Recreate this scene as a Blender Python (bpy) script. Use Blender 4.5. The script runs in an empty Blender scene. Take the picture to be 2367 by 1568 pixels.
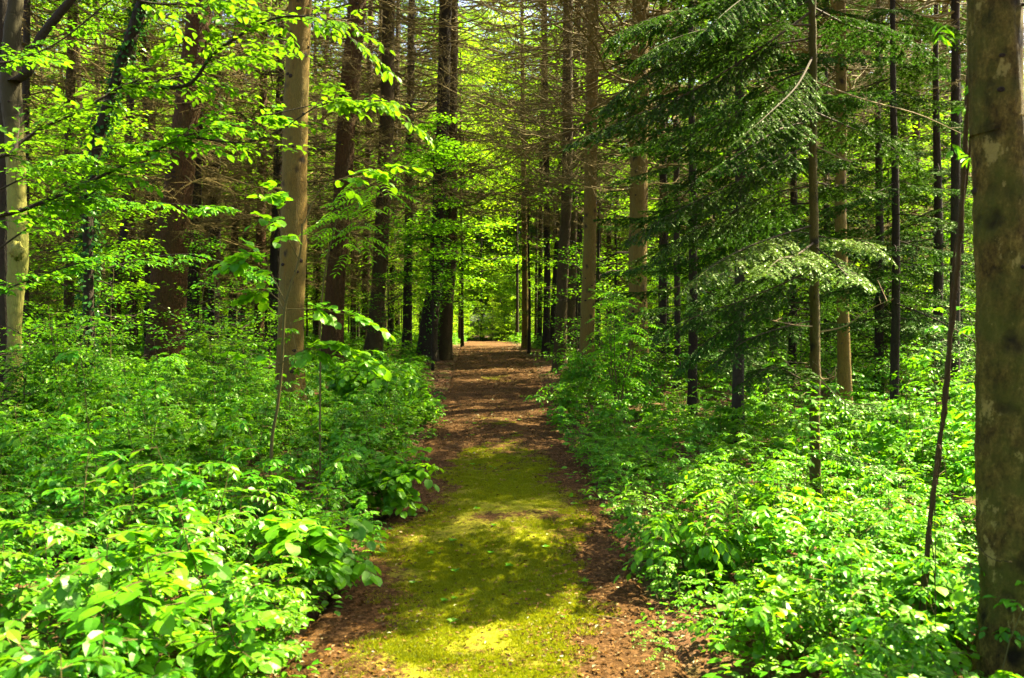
import bpy, math
import numpy as np
from mathutils import Vector, Matrix, Euler

# ------------------------------------------------------------------ camera, sky, sun, exposure
S = bpy.context.scene
COL = S.collection
F = 2000.0          # focal length in units of a 2367 px wide frame
CX, HY, CZ = 1183.0, 770.0, 1.6

cam = bpy.data.cameras.new('camera')
cam_o = bpy.data.objects.new('camera', cam)
COL.objects.link(cam_o)
cam.sensor_width = 36.0
cam.lens = 36.0 * F / 2367.0
cam.clip_end = 2000.0
cam.clip_start = 0.05
cam_o.location = (0, 0, CZ)
cam_o.rotation_euler = (math.radians(90) - math.atan((784 - HY) / F), 0, 0)
cam.dof.use_dof = True
cam.dof.focus_distance = 11.0
cam.dof.aperture_fstop = 4.0
S.camera = cam_o

SUN_EL, SUN_AZ = math.radians(54), math.radians(60)   # azimuth clockwise from +Y (the view direction)
w = bpy.data.worlds.new('World'); S.world = w
w.use_nodes = True
nt = w.node_tree
sky = nt.nodes.new('ShaderNodeTexSky')
sky.sky_type = 'NISHITA'; sky.sun_disc = False
sky.sun_elevation = SUN_EL; sky.sun_rotation = SUN_AZ
bg = nt.nodes['Background']
nt.links.new(sky.outputs[0], bg.inputs[0])
sky.dust_density = 4.0; sky.ozone_density = 0.3; sky.air_density = 0.8
bg.inputs[1].default_value = 0.07
sun = bpy.data.lights.new('sun', 'SUN')
sun.energy = 5.0; sun.angle = math.radians(0.53); sun.color = (1.0, 0.89, 0.58)
sun_o = bpy.data.objects.new('sun', sun)
COL.objects.link(sun_o)
tosun = Vector((math.sin(SUN_AZ) * math.cos(SUN_EL), math.cos(SUN_AZ) * math.cos(SUN_EL), math.sin(SUN_EL)))
sun_o.rotation_euler = tosun.to_track_quat('Z', 'Y').to_euler()
sun_o.location = tosun * 60
S.view_settings.view_transform = 'Standard'
S.view_settings.look = 'None'
S.view_settings.exposure = 3.4
S.view_settings.gamma = 1.0
cy = S.cycles
cy.max_bounces = 6; cy.diffuse_bounces = 4; cy.glossy_bounces = 2; cy.transmission_bounces = 5
cy.caustics_reflective = False; cy.caustics_refractive = False
cy.use_denoising = True
cy.sample_clamp_indirect = 6.0

R = np.random.default_rng(11)
def U(a, b, n=None): return R.uniform(a, b, n)
_rn = np.random.default_rng(3)
_K = _rn.normal(0, 1, (14, 2)); _PH = _rn.uniform(0, 6.28, 14)
def rnoise(x, y, f):
    """smooth irregular noise, about -1..1"""
    s = 0
    for (a, b), p in zip(_K, _PH): s = s + np.sin((a * x + b * y) * f + p + 1.5 * np.sin((b * x - a * y) * f * .6))
    return s / 5.0

# ------------------------------------------------------------------ terrain
def G(x, y):
    x = np.asarray(x, float); y = np.asarray(y, float)
    t = np.clip(y, -30, 60)
    z = np.where(t < 26, 0.033 * t, 0.858 + 0.25 * (1 - np.exp(-(t - 26) * 0.033 / 0.25)))
    z = z + np.where(y > 36, -(np.clip(y, 36, 80) - 36) * 0.004, 0)
    off = np.clip((np.abs(x - PC(y)) - 1.0) / 2.5, 0, 1)
    z = z + off * (0.07 * np.sin(x * 0.9 + 1.3) * np.sin(y * 0.7 + 0.4) + 0.05 * np.sin(x * 0.37 + y * 0.31) + 0.05)
    z = z + 0.012 * np.sin(x * 4.1 + y * 1.3) + 0.012 * np.sin(y * 3.3 - x * 2.0)
    return z
def PC(y): return np.interp(y, [-5, 3.7, 8, 13, 22, 32, 60, 120], [-.12, -.126, -.13, -.25, -.42, -.85, -1.7, -4])
def PW(y): return np.interp(y, [-5, 3.7, 8, 13, 17, 22, 32, 60], [.76, .76, .74, .74, .80, .90, .95, 1.2])
def P(xd, yd, Y): return np.array([(xd - CX) / F * Y, Y, CZ + (HY - yd) / F * Y])

# ------------------------------------------------------------------ material helpers
class NT:
    def __init__(s, name):
        s.m = bpy.data.materials.new(name); s.m.use_nodes = True
        s.t = s.m.node_tree; s.t.nodes.clear()
        s.out = s.n('ShaderNodeOutputMaterial')
    def n(s, typ, **kw):
        nd = s.t.nodes.new(typ)
        for k, v in kw.items(): setattr(nd, k, v)
        return nd
    def l(s, a, b): s.t.links.new(a, b)
    def mix(s, fac, a, b, mode='MIX'):
        nd = s.n('ShaderNodeMix', data_type='RGBA', blend_type=mode)
        for i, v in ((0, fac), (6, a), (7, b)):
            if isinstance(v, (int, float)): nd.inputs[i].default_value = v
            elif isinstance(v, tuple): nd.inputs[i].default_value = (*v, 1)
            else: s.l(v, nd.inputs[i])
        return nd.outputs[2]
    def noise(s, vec, scale, detail=4, rough=0.6):
        nd = s.n('ShaderNodeTexNoise'); nd.inputs['Scale'].default_value = scale
        nd.inputs['Detail'].default_value = detail; nd.inputs['Roughness'].default_value = rough
        if vec is not None: s.l(vec, nd.inputs['Vector'])
        return nd.outputs['Fac']
    def ramp(s, fac, stops):
        nd = s.n('ShaderNodeValToRGB'); e = nd.color_ramp.elements
        while len(e) < len(stops): e.new(0.5)
        for i, (p, c) in enumerate(stops):
            e[i].position = p
            e[i].color = (*c, 1) if isinstance(c, tuple) else (c, c, c, 1)
        s.l(fac, nd.inputs[0]); return nd.outputs[0]
    def mapping(s, vec, scale=(1, 1, 1)):
        nd = s.n('ShaderNodeMapping'); nd.inputs['Scale'].default_value = scale
        s.l(vec, nd.inputs['Vector']); return nd.outputs[0]
    def math(s, op, a, b=None, clamp=False):
        nd = s.n('ShaderNodeMath', operation=op, use_clamp=clamp)
        for i, v in ((0, a), (1, b)):
            if v is None: continue
            if isinstance(v, (int, float)): nd.inputs[i].default_value = v
            else: s.l(v, nd.inputs[i])
        return nd.outputs[0]

def leaf_mat(name, dark, mid, light, gloss=0.06, trans=0.42, rough=0.38, vary=0.25):
    M = NT(name)
    a = M.n('ShaderNodeAttribute', attribute_name='tint')
    c = M.ramp(a.outputs['Fac'], [(0, dark), (0.5, mid), (1, light)])
    geo = M.n('ShaderNodeNewGeometry')
    nz = M.noise(geo.outputs['Position'], 0.5, 2)
    oi = M.n('ShaderNodeObjectInfo')
    hv = M.n('ShaderNodeHueSaturation')
    h = M.math('ADD', M.math('MULTIPLY', M.math('SUBTRACT', nz, 0.5), 0.05), 0.5)
    h = M.math('ADD', h, M.math('MULTIPLY', M.math('SUBTRACT', oi.outputs['Random'], 0.5), 0.02))
    M.l(h, hv.inputs['Hue'])
    v = M.math('ADD', M.math('MULTIPLY', M.math('SUBTRACT', oi.outputs['Random'], 0.5), vary), 1.0)
    M.l(v, hv.inputs['Value']); hv.inputs['Saturation'].default_value = 1.0
    M.l(c, hv.inputs['Color'])
    d = M.n('ShaderNodeBsdfDiffuse'); M.l(hv.outputs[0], d.inputs[0])
    t = M.n('ShaderNodeBsdfTranslucent')
    tc = M.mix(0.35, hv.outputs[0], (light[0] * 1.5, light[1] * 1.2, light[2] * 0.7))
    M.l(tc, t.inputs[0])
    m1 = M.n('ShaderNodeMixShader'); m1.inputs[0].default_value = trans
    M.l(d.outputs[0], m1.inputs[1]); M.l(t.outputs[0], m1.inputs[2])
    g = M.n('ShaderNodeBsdfGlossy'); g.inputs['Roughness'].default_value = rough
    g.inputs['Color'].default_value = (0.75, 0.9, 0.6, 1)
    m2 = M.n('ShaderNodeMixShader'); m2.inputs[0].default_value = gloss
    M.l(m1.outputs[0], m2.inputs[1]); M.l(g.outputs[0], m2.inputs[2])
    M.l(m2.outputs[0], M.out.inputs[0])
    return M.m

def bark_mat(name, dark, light, algae=None, algae_amt=0.0, scale=1.0, bump=0.5, spots=0.0, crackmix=.35):
    M = NT(name)
    tc = M.n('ShaderNodeTexCoord')
    v = M.mapping(tc.outputs['Object'], (1, 1, 0.28))
    n1 = M.noise(v, 26 * scale, 5, 0.65)
    vo = M.n('ShaderNodeTexVoronoi', feature='DISTANCE_TO_EDGE'); vo.inputs['Scale'].default_value = 20 * scale
    wv = M.n('ShaderNodeVectorMath', operation='ADD')
    nn = M.n('ShaderNodeTexNoise'); nn.inputs['Scale'].default_value = 9 * scale; M.l(v, nn.inputs['Vector'])
    sc = M.n('ShaderNodeVectorMath', operation='SCALE'); sc.inputs['Scale'].default_value = 0.12
    M.l(nn.outputs['Color'], sc.inputs[0]); M.l(v, wv.inputs[0]); M.l(sc.outputs[0], wv.inputs[1])
    M.l(wv.outputs[0], vo.inputs['Vector'])
    crack = M.ramp(vo.outputs['Distance'], [(0.0, 0.0), (0.09, 0.75), (0.3, 1.0)])
    c = M.mix(n1, dark, light)
    c = M.mix(crackmix, c, crack, 'MULTIPLY')
    fine = M.noise(M.mapping(tc.outputs['Object'], (1, 1, .6)), 70 * scale, 6, .8)
    c = M.mix(.6, c, M.ramp(fine, [(.38, .25), (.62, 1.)]), 'MULTIPLY')
    big = M.noise(tc.outputs['Object'], 2.2, 3)
    c = M.mix(M.ramp(big, [(0.38, 0.0), (0.62, 0.55)]), c, tuple(0.55 * q for q in light))
    if algae:
        a = M.noise(M.mapping(tc.outputs['Object'], (1, 1, 0.35)), 3.5, 5, 0.7)
        c = M.mix(M.math('MULTIPLY', M.ramp(a, [(0.36, 0.0), (0.6, 1.0)]), algae_amt), c, algae)
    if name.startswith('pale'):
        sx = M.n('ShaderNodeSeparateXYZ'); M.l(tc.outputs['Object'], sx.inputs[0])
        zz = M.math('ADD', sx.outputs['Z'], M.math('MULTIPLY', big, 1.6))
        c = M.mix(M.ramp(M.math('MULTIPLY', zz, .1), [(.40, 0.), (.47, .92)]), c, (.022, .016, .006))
    if spots:
        vs = M.n('ShaderNodeTexVoronoi'); vs.inputs['Scale'].default_value = spots; vs.inputs['Randomness'].default_value = 1
        ws = M.n('ShaderNodeVectorMath', operation='ADD'); M.l(M.mapping(tc.outputs['Object'], (1, 1, .9)), ws.inputs[0]); M.l(sc.outputs[0], ws.inputs[1])
        M.l(ws.outputs[0], vs.inputs['Vector'])
        c = M.mix(M.ramp(vs.outputs['Distance'], [(.10, .92), (.17, .45), (.26, 0.)]), c, (.016, .010, .004))
    d = M.n('ShaderNodeBsdfPrincipled'); M.l(c, d.inputs['Base Color'])
    d.inputs['Roughness'].default_value = 0.85; d.inputs['Specular IOR Level'].default_value = 0.2
    hsum = M.math('ADD', M.math('ADD', M.math('MULTIPLY', crack, 1.5 * crackmix), n1), M.math('MULTIPLY', fine, .4))
    b = M.n('ShaderNodeBump'); b.inputs['Strength'].default_value = bump; b.inputs['Distance'].default_value = 0.03
    M.l(hsum, b.inputs['Height']); M.l(b.outputs[0], d.inputs['Normal'])
    M.l(d.outputs[0], M.out.inputs[0])
    return M.m

def rough_bark(name):
    M = NT(name); tc = M.n('ShaderNodeTexCoord'); o = tc.outputs['Object']
    a = M.noise(M.mapping(o, (1, 1, .45)), 20, 8, .75); f = M.noise(M.mapping(o, (1, 1, .8)), 75, 6, .8); big = M.noise(o, 4, 4, .6)
    c = M.ramp(a, [(.33, (.035, .020, .004)), (.5, (.150, .095, .015)), (.66, (.330, .225, .045))])
    c = M.mix(.8, c, M.ramp(f, [(.36, .18), (.60, 1.)]), 'MULTIPLY')
    c = M.mix(M.ramp(big, [(.42, 0.), (.62, .75)]), c, (.075, .080, .008))
    c = M.mix(M.math('MULTIPLY', M.ramp(M.noise(M.mapping(o, (1, 1, .6)), 9, 6, .7), [(.60, 0.), (.64, 1.)]), .7), c, (.36, .27, .07))
    vs = M.n('ShaderNodeTexVoronoi'); vs.inputs['Scale'].default_value = 6.0
    nn = M.n('ShaderNodeTexNoise'); nn.inputs['Scale'].default_value = 14; M.l(o, nn.inputs['Vector'])
    sc = M.n('ShaderNodeVectorMath', operation='SCALE'); sc.inputs['Scale'].default_value = .09; M.l(nn.outputs['Color'], sc.inputs[0])
    ws = M.n('ShaderNodeVectorMath', operation='ADD'); M.l(o, ws.inputs[0]); M.l(sc.outputs[0], ws.inputs[1]); M.l(ws.outputs[0], vs.inputs['Vector'])
    spot = M.ramp(vs.outputs['Distance'], [(.14, .95), (.22, .6), (.36, 0.)])
    c = M.mix(spot, c, (.012, .007, .002))
    d = M.n('ShaderNodeBsdfPrincipled'); M.l(c, d.inputs['Base Color']); d.inputs['Roughness'].default_value = .9; d.inputs['Specular IOR Level'].default_value = .15
    b = M.n('ShaderNodeBump'); b.inputs['Strength'].default_value = 1.0; b.inputs['Distance'].default_value = .03
    M.l(M.math('SUBTRACT', M.math('ADD', a, M.math('MULTIPLY', f, .5)), M.math('MULTIPLY', spot, .5)), b.inputs['Height']); M.l(b.outputs[0], d.inputs['Normal'])
    M.l(d.outputs[0], M.out.inputs[0]); return M.m

def plain_mat(name, c1, c2, scale=8, rough=0.85):
    M = NT(name); tc = M.n('ShaderNodeTexCoord')
    c = M.mix(M.noise(tc.outputs['Object'], scale, 4), c1, c2)
    d = M.n('ShaderNodeBsdfPrincipled'); M.l(c, d.inputs['Base Color'])
    d.inputs['Roughness'].default_value = rough; d.inputs['Specular IOR Level'].default_value = 0.2
    M.l(d.outputs[0], M.out.inputs[0]); return M.m

M_UNDER = leaf_mat('undergrowth_leaf', (.022, .115, .003), (.058, .210, .004), (.135, .330, .005), gloss=0.02, trans=.5)
M_BEECH = leaf_mat('beech_leaf', (.035, .125, .003), (.070, .205, .004), (.125, .290, .005), gloss=0.02, trans=0.6)
M_HAZEL = leaf_mat('hazel_leaf', (.045, .180, .003), (.085, .270, .004), (.160, .380, .005), gloss=0.02, trans=0.58)
M_FAR = leaf_mat('background_leaf', (.050, .150, .003), (.110, .270, .004), (.200, .400, .005), gloss=0.015, trans=0.58, vary=0.6)
M_NEEDLE = leaf_mat('fir_needle', (.009, .038, .002), (.020, .070, .004), (.050, .125, .010), gloss=0.02, trans=0.3, rough=0.45)
M_SPRUCE = leaf_mat('spruce_needle', (.010, .035, .008), (.018, .055, .010), (.030, .080, .014), gloss=0.03, trans=0.12)
M_IVY = leaf_mat('ivy_leaf', (.010, .045, .010), (.018, .080, .012), (.035, .130, .008), gloss=0.015, trans=0.25, rough=0.3)
M_DRY = leaf_mat('dry_leaf', (.018, .008, .002), (.072, .033, .006), (.240, .130, .036), gloss=0.02, trans=0.1)
M_MOSS = leaf_mat('moss_tuft', (.065, .090, .002), (.140, .175, .003), (.260, .290, .004), gloss=0.01, trans=0.35)
B_SPRUCE = bark_mat('spruce_bark', (.018, .010, .003), (.095, .052, .014), (.06, .058, .010), 0.3)
B_DARK = bark_mat('dark_bark', (.012, .007, .004), (.050, .028, .013), (.03, .035, .008), 0.3)
B_RED = bark_mat('red_brown_bark', (.020, .008, .001), (.150, .062, .010), (.05, .04, .008), 0.35, bump=1.0)
B_TAN = bark_mat('grey_tan_bark', (.066, .038, .005), (.270, .160, .020), (.11, .100, .020), 0.45, scale=1.6, bump=0.4, spots=4.5)
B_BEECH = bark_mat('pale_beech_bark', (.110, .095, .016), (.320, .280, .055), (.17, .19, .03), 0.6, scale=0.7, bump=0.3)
B_OLIVE = bark_mat('olive_mossy_bark', (.030, .017, .003), (.170, .105, .016), (.060, .062, .006), 0.75, scale=1.6, bump=1.0, spots=6.5, crackmix=0.0)
B_TWIG = plain_mat('dead_twig', (.050, .036, .008), (.175, .130, .028), 3)
B_TWIGL = plain_mat('pale_twig', (.12, .08, .035), (.26, .19, .09), 5)
B_FIRTW = plain_mat('fir_twig_bark', (.018, .012, .005), (.060, .040, .015), 6)
B_STEM = plain_mat('green_stem', (.045, .050, .012), (.120, .080, .020), 9)
B_KNOT = plain_mat('dark_knot', (.010, .006, .003), (.035, .020, .010), 20)

# ------------------------------------------------------------------ mesh helpers
class MB:
    def __init__(s): s.v = []; s.f = []; s.t = []; s.n = 0
    def add(s, v, faces, mi=0, tint=0.5, smooth=False):
        v = np.asarray(v, float).reshape(-1, 3)
        t = np.full(len(v), tint) if np.isscalar(tint) else np.asarray(tint, float).ravel()
        s.v.append(v); s.t.append(t)
        if not isinstance(faces, (list, tuple)): faces = [faces]
        for f in faces:
            f = np.asarray(f, np.int64)
            if f.size: s.f.append((f + s.n, mi, smooth))
        s.n += len(v)
    def mesh(s, name, mats):
        me = bpy.data.meshes.new(name)
        V = np.concatenate(s.v) if s.v else np.zeros((0, 3))
        loops = np.concatenate([f.ravel() for f, _, _ in s.f])
        tot = np.concatenate([np.full(len(f), f.shape[1]) for f, _, _ in s.f])
        mi = np.concatenate([np.full(len(f), m) for f, m, _ in s.f])
        sm = np.concatenate([np.full(len(f), k) for f, _, k in s.f])
        start = np.concatenate([[0], np.cumsum(tot)[:-1]])
        me.vertices.add(len(V)); me.vertices.foreach_set('co', V.astype(np.float32).ravel())
        me.loops.add(len(loops)); me.loops.foreach_set('vertex_index', loops.astype(np.int32))
        me.polygons.add(len(tot)); me.polygons.foreach_set('loop_start', start.astype(np.int32))
        me.polygons.foreach_set('loop_total', tot.astype(np.int32))
        me.polygons.foreach_set('material_index', mi.astype(np.int32))
        me.polygons.foreach_set('use_smooth', sm.astype(bool))
        at = me.attributes.new('tint', 'FLOAT', 'POINT')
        at.data.foreach_set('value', np.concatenate(s.t).astype(np.float32))
        for m in mats: me.materials.append(m)
        me.update(calc_edges=True)
        return me

def link(name, data, parent=None, loc=None, rot=None, scale=None):
    o = bpy.data.objects.new(name, data); COL.objects.link(o)
    if parent is not None: o.parent = parent
    if loc is not None: o.location = loc
    if rot is not None: o.rotation_euler = rot
    if scale is not None: o.scale = (scale,) * 3 if np.isscalar(scale) else scale
    return o
def tag(o, label=None, cat=None, group=None, kind=None):
    if label: o['label'] = label
    if cat: o['category'] = cat
    if group: o['group'] = group
    if kind: o['kind'] = kind
    return o
def thing(name, loc, label, cat, group=None, rot=None):
    o = link(name, None, None, loc, rot); o.empty_display_size = 0.1
    return tag(o, label, cat, group)

def unit(a): return a / np.maximum(np.linalg.norm(a, axis=-1, keepdims=True), 1e-9)

def tubes(pts, rad, sides=3):
    """pts (N,k,3), rad (N,k) -> verts, quads"""
    pts = np.asarray(pts, float); N, k, _ = pts.shape
    rad = np.broadcast_to(np.asarray(rad, float), (N, k))
    tan = unit(np.gradient(pts, axis=1))
    ref = np.where(np.abs(tan[..., 2:3]) > 0.9, np.array([1., 0, 0]), np.array([0, 0, 1.]))
    a = unit(np.cross(tan, ref)); b = np.cross(tan, a)
    th = np.arange(sides) / sides * 2 * np.pi
    ring = pts[:, :, None] + rad[..., None, None] * (np.cos(th)[:, None] * a[:, :, None] + np.sin(th)[:, None] * b[:, :, None])
    i = np.arange(N * k * sides).reshape(N, k, sides)
    j = np.roll(i, -1, axis=2)
    q = np.stack([i[:, :-1], j[:, :-1], j[:, 1:], i[:, 1:]], -1).reshape(-1, 4)
    return ring.reshape(-1, 3), q

OV_V = np.array([[0, 0, 0], [.35, 0, -.015], [.70, 0, -.05], [1, 0, -.14],
                 [.13, .26, .03], [.42, .48, .05], [.74, .32, .0],
                 [.13, -.26, .03], [.42, -.48, .05], [.74, -.32, .0]])
OV_F = [np.array([[0, 1, 5, 4], [1, 2, 6, 5], [0, 7, 8, 1], [1, 8, 9, 2]]), np.array([[2, 3, 6], [2, 9, 3]])]
RO_V = OV_V.copy(); RO_V[4:, 1] *= 1.12; RO_V[[4, 7], 0] = .06; RO_V[[4, 7], 1] *= 1.45; RO_V[[6, 9], 1] *= 1.15; RO_V[[6, 9], 0] = .78
LO_V = np.array([[0, 0, 0], [.45, .5, .05], [1, 0, -.08], [.45, -.5, .05]])
LO_F = [np.array([[0, 2, 1], [0, 3, 2]])]
_a = np.radians([0, 22, 40, 62, 88, 118, 150, -150, -118, -88, -62, -40, -22])
_r = np.array([.62, .36, .58, .30, .50, .26, .34, .34, .26, .50, .30, .58, .36])
MA_V = np.concatenate([[[0.38, 0, 0.03]], np.stack([0.38 + _r * np.cos(_a), _r * np.sin(_a) * 1.1, -0.25 * _r ** 2], -1)])
MA_F = [np.array([[0, 1 + i, 1 + (i + 1) % 13] for i in range(13)])]
ND_V = np.array([[0, .5, 0], [0, -.5, 0], [1, 0, 0]]); ND_F = [np.array([[0, 1, 2]])]

def leaves(mb, pos, d, nrm, L, W, tmpl='ov', mi=0, tint=None):
    V, Fc = {'ov': (OV_V, OV_F), 'ro': (RO_V, OV_F), 'lo': (LO_V, LO_F), 'ma': (MA_V, MA_F), 'nd': (ND_V, ND_F)}[tmpl]
    pos = np.asarray(pos, float).reshape(-1, 3); n = len(pos)
    if n == 0: return
    d = unit(np.broadcast_to(d, pos.shape)); nrm = np.broadcast_to(nrm, pos.shape)
    side = unit(np.cross(nrm, d)); nn = np.cross(d, side)
    L = np.broadcast_to(L, (n,)); W = np.broadcast_to(W, (n,))
    v = (pos[:, None] + d[:, None] * (V[None, :, 0:1] * L[:, None, None]) + side[:, None] * (V[None, :, 1:2] * W[:, None, None])
         + nn[:, None] * (V[None, :, 2:3] * L[:, None, None]))
    if tint is None: tint = R.beta(2.2, 2.2, n)
    tt = np.repeat(np.broadcast_to(tint, (n,)), len(V))
    off = (np.arange(n) * len(V))[:, None, None]
    mb.add(v, [(f[None] + off).reshape(-1, f.shape[1]) for f in Fc], mi, tt)

def jit(n, s): return R.normal(0, s, (n, 3))
def rotz(v, a):
    c, s = np.cos(a), np.sin(a)
    return np.stack([v[..., 0] * c - v[..., 1] * s, v[..., 0] * s + v[..., 1] * c, v[..., 2]], -1)

def sprays(mb, mbt, P0, D, Ln, nl=7, leaf=.07, wr=.62, tmpl='ov', droop=.35, tw_r=.0018, mi=0, tmi=0, flat=.28, sub=True):
    """leafy twigs from points P0 along directions D with length Ln; alternate flat leaves, optional sub twigs"""
    P0 = np.asarray(P0, float).reshape(-1, 3); N = len(P0)
    if N == 0: return
    D = unit(np.broadcast_to(D, P0.shape)); Ln = np.broadcast_to(Ln, (N,)).astype(float)
    t = np.linspace(0, 1, 5)
    pts = P0[:, None] + D[:, None] * (t[None, :, None] * Ln[:, None, None])
    pts[..., 2] -= droop * Ln[:, None] * t[None] ** 2 * U(.5, 1.3, (N, 1))
    bend = U(-.25, .25, N)
    sd = unit(np.cross(D, [0, 0, 1.]))
    pts += sd[:, None] * (bend[:, None] * Ln[:, None] * t[None] ** 2)[..., None]
    v, q = tubes(pts, np.linspace(1, .35, 5)[None] * tw_r * (1 + 2 * Ln[:, None]), 3)
    mbt.add(v, q, tmi)
    k = nl
    ti = (np.arange(k) + .7) / k
    tt = np.clip(ti[None] + U(-.04, .04, (N, k)), .05, 1)
    idx = tt * 4; i0 = np.minimum(idx.astype(int), 3); fr = (idx - i0)[..., None]
    ar = np.arange(N)[:, None]
    pos = pts[ar, i0] * (1 - fr) + pts[ar, i0 + 1] * fr
    tan = unit(pts[ar, i0 + 1] - pts[ar, i0])
    s = np.where((np.arange(k) % 2) == 0, 1., -1.)[None]
    ang = s * U(.65, 1.15, (N, k)); ang[:, -1] *= .1
    d = rotz(tan, ang); d[..., 2] += U(-.35, .15, (N, k))
    nr = np.array([0, 0, 1.]) + R.normal(0, flat, (N, k, 3))
    Ls = leaf * U(.7, 1.25, (N, k)) * np.interp(tt, [0, .5, 1], [.8, 1.1, .85])
    if sub and k >= 5:
        m = (R.random((N, k)) < .45) & (tt < .8)
        if m.any():
            sprays(mb, mbt, pos[m], d[m], (Ln[:, None] * U(.3, .55, (N, k)) * (1.1 - .6 * tt))[m], max(3, nl // 2 + 1), leaf * .92, wr, tmpl, droop, tw_r * .8, mi, tmi, flat, False)
    base = U(.25, .75, (N, 1)); tint = np.clip(base + R.normal(0, .18, (N, k)), 0, 1)
    leaves(mb, pos.reshape(-1, 3), d.reshape(-1, 3), nr.reshape(-1, 3), Ls.ravel(), Ls.ravel() * wr, tmpl, mi, tint.ravel())

# ------------------------------------------------------------------ ground and path
def grid(xs, ys, zf):
    X, Y = np.meshgrid(xs, ys); Z = zf(X, Y)
    V = np.stack([X, Y, Z], -1).reshape(-1, 3)
    n, m = len(ys), len(xs); i = np.arange(n * m).reshape(n, m)
    q = np.stack([i[:-1, :-1], i[:-1, 1:], i[1:, 1:], i[1:, :-1]], -1).reshape(-1, 4)
    return V, q

def ground_mat():
    M = NT('forest_floor'); geo = M.n('ShaderNodeNewGeometry'); p = geo.outputs['Position']
    a = M.noise(p, 55, 5, .7); b = M.noise(p, 2.3, 4)
    vo = M.n('ShaderNodeTexVoronoi'); vo.inputs['Scale'].default_value = 38; M.l(p, vo.inputs['Vector'])
    c = M.mix(a, (.012, .006, .001), (.052, .025, .005))
    c = M.mix(0.45, c, M.ramp(vo.outputs['Color'], [(0, (.05, .02, .01)), (.6, (.13, .06, .03)), (1, (.26, .15, .08))]))
    c = M.mix(M.ramp(b, [(.5, 0.), (.68, .8)]), c, (.045, .075, .006))
    d = M.n('ShaderNodeBsdfPrincipled'); M.l(c, d.inputs['Base Color']); d.inputs['Roughness'].default_value = .95
    d.inputs['Specular IOR Level'].default_value = .1
    bu = M.n('ShaderNodeBump'); bu.inputs['Strength'].default_value = .8; bu.inputs['Distance'].default_value = .02
    M.l(a, bu.inputs['Height']); M.l(bu.outputs[0], d.inputs['Normal']); M.l(d.outputs[0], M.out.inputs[0]); return M.m

def path_mat():
    M = NT('path_surface'); geo = M.n('ShaderNodeNewGeometry'); p = geo.outputs['Position']
    fine = M.noise(p, 120, 6, .75); mid = M.noise(p, 22, 5, .7); big = M.noise(M.mapping(p, (1, .55, 1)), 2.6, 5, .65)
    vo = M.n('ShaderNodeTexVoronoi'); vo.inputs['Scale'].default_value = 60; M.l(p, vo.inputs['Vector'])
    litter = M.mix(fine, (.012, .006, .001), (.068, .031, .005))
    litter = M.mix(.4, litter, M.ramp(vo.outputs['Color'], [(0, (.030, .012, .003)), (.5, (.060, .027, .005)), (1, (.25, .13, .05))]))
    moss = M.mix(fine, (.070, .090, .001), (.270, .290, .003))
    moss = M.mix(M.ramp(mid, [(.4, 0.), (.62, .55)]), moss, (.150, .085, .02))
    at = M.n('ShaderNodeAttribute', attribute_name='tint')
    m = M.math('ADD', at.outputs['Fac'], M.math('MULTIPLY', M.math('SUBTRACT', big, .5), 1.6))
    m = M.math('ADD', m, M.math('MULTIPLY', M.math('SUBTRACT', mid, .5), 1.6))
    m = M.ramp(m, [(.38, 0.), (.58, 1.)])
    c = M.mix(m, litter, moss)
    d = M.n('ShaderNodeBsdfPrincipled'); M.l(c, d.inputs['Base Color']); d.inputs['Roughness'].default_value = .95
    d.inputs['Specular IOR Level'].default_value = .1
    bu = M.n('ShaderNodeBump'); bu.inputs['Strength'].default_value = .9; bu.inputs['Distance'].default_value = .015
    M.l(M.math('ADD', fine, mid), bu.inputs['Height']); M.l(bu.outputs[0], d.inputs['Normal']); M.l(d.outputs[0], M.out.inputs[0]); return M.m

def moss_amount(x, y):
    """how mossy the path is: mossy middle close by, bare leaf litter beyond about 9 m"""
    u = np.abs(x - PC(y)) / PW(y)
    along = np.interp(y, [0, 3.5, 7.5, 8.6, 10, 14, 40], [.60, .60, .68, .52, .12, .0, 0.])
    return along - np.clip((u - .34) * 1.4, 0, 1) * .8 + .24 * rnoise(x, y, 2.0) + .16 * rnoise(y, x, 6)

def ground_z(x, y):
    u = np.abs(x - PC(y)) / (PW(y) + .25)
    return G(x, y) - .05 * np.clip((1.0 - u) * 6, 0, 1)
ys = np.concatenate([np.arange(-14, 0, 1.0), np.arange(0, 24, .15), np.arange(24, 60, .6), np.arange(60, 200, 6), np.arange(200, 900, 60)])
xs = np.concatenate([-np.arange(900, 60, -80), -np.arange(60, 14, -3), -np.arange(14, 3, -.35), np.arange(-3, 3, .1), np.arange(3, 14, .35), np.arange(14, 60, 3), np.arange(60, 901, 80)])
V, q = grid(xs, ys, ground_z); mb = MB(); mb.add(V, q, 0, .5, True)
tag(link('ground', mb.mesh('ground', [ground_mat()])), 'brown forest floor under the plants and trees', None, None, 'structure')
ys = np.concatenate([np.arange(-3, 12, .025), np.arange(12, 34, .08), np.arange(34, 62, .4)])
us = np.linspace(-1.3, 1.3, 110)
Ug, Yg = np.meshgrid(us, ys)
Xg = PC(Yg) + Ug * PW(Yg)
Zg = G(Xg, Yg) + .006 * rnoise(Xg, Yg, 9) + .010 * rnoise(Xg + 3, Yg, 3.5) + R.normal(0, .0022, Xg.shape) - .10 * np.clip((np.abs(Ug) - 1.1) / .2, 0, 1)
n, m = Ug.shape; i = np.arange(n * m).reshape(n, m)
q = np.stack([i[:-1, :-1], i[:-1, 1:], i[1:, 1:], i[1:, :-1]], -1).reshape(-1, 4)
mb = MB(); mb.add(np.stack([Xg, Yg, Zg], -1), q, 0, moss_amount(Xg, Yg), True)
tag(link('path', mb.mesh('path', [path_mat()])), 'straight woodland path of brown litter with a mossy middle', None, None, 'structure')

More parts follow.
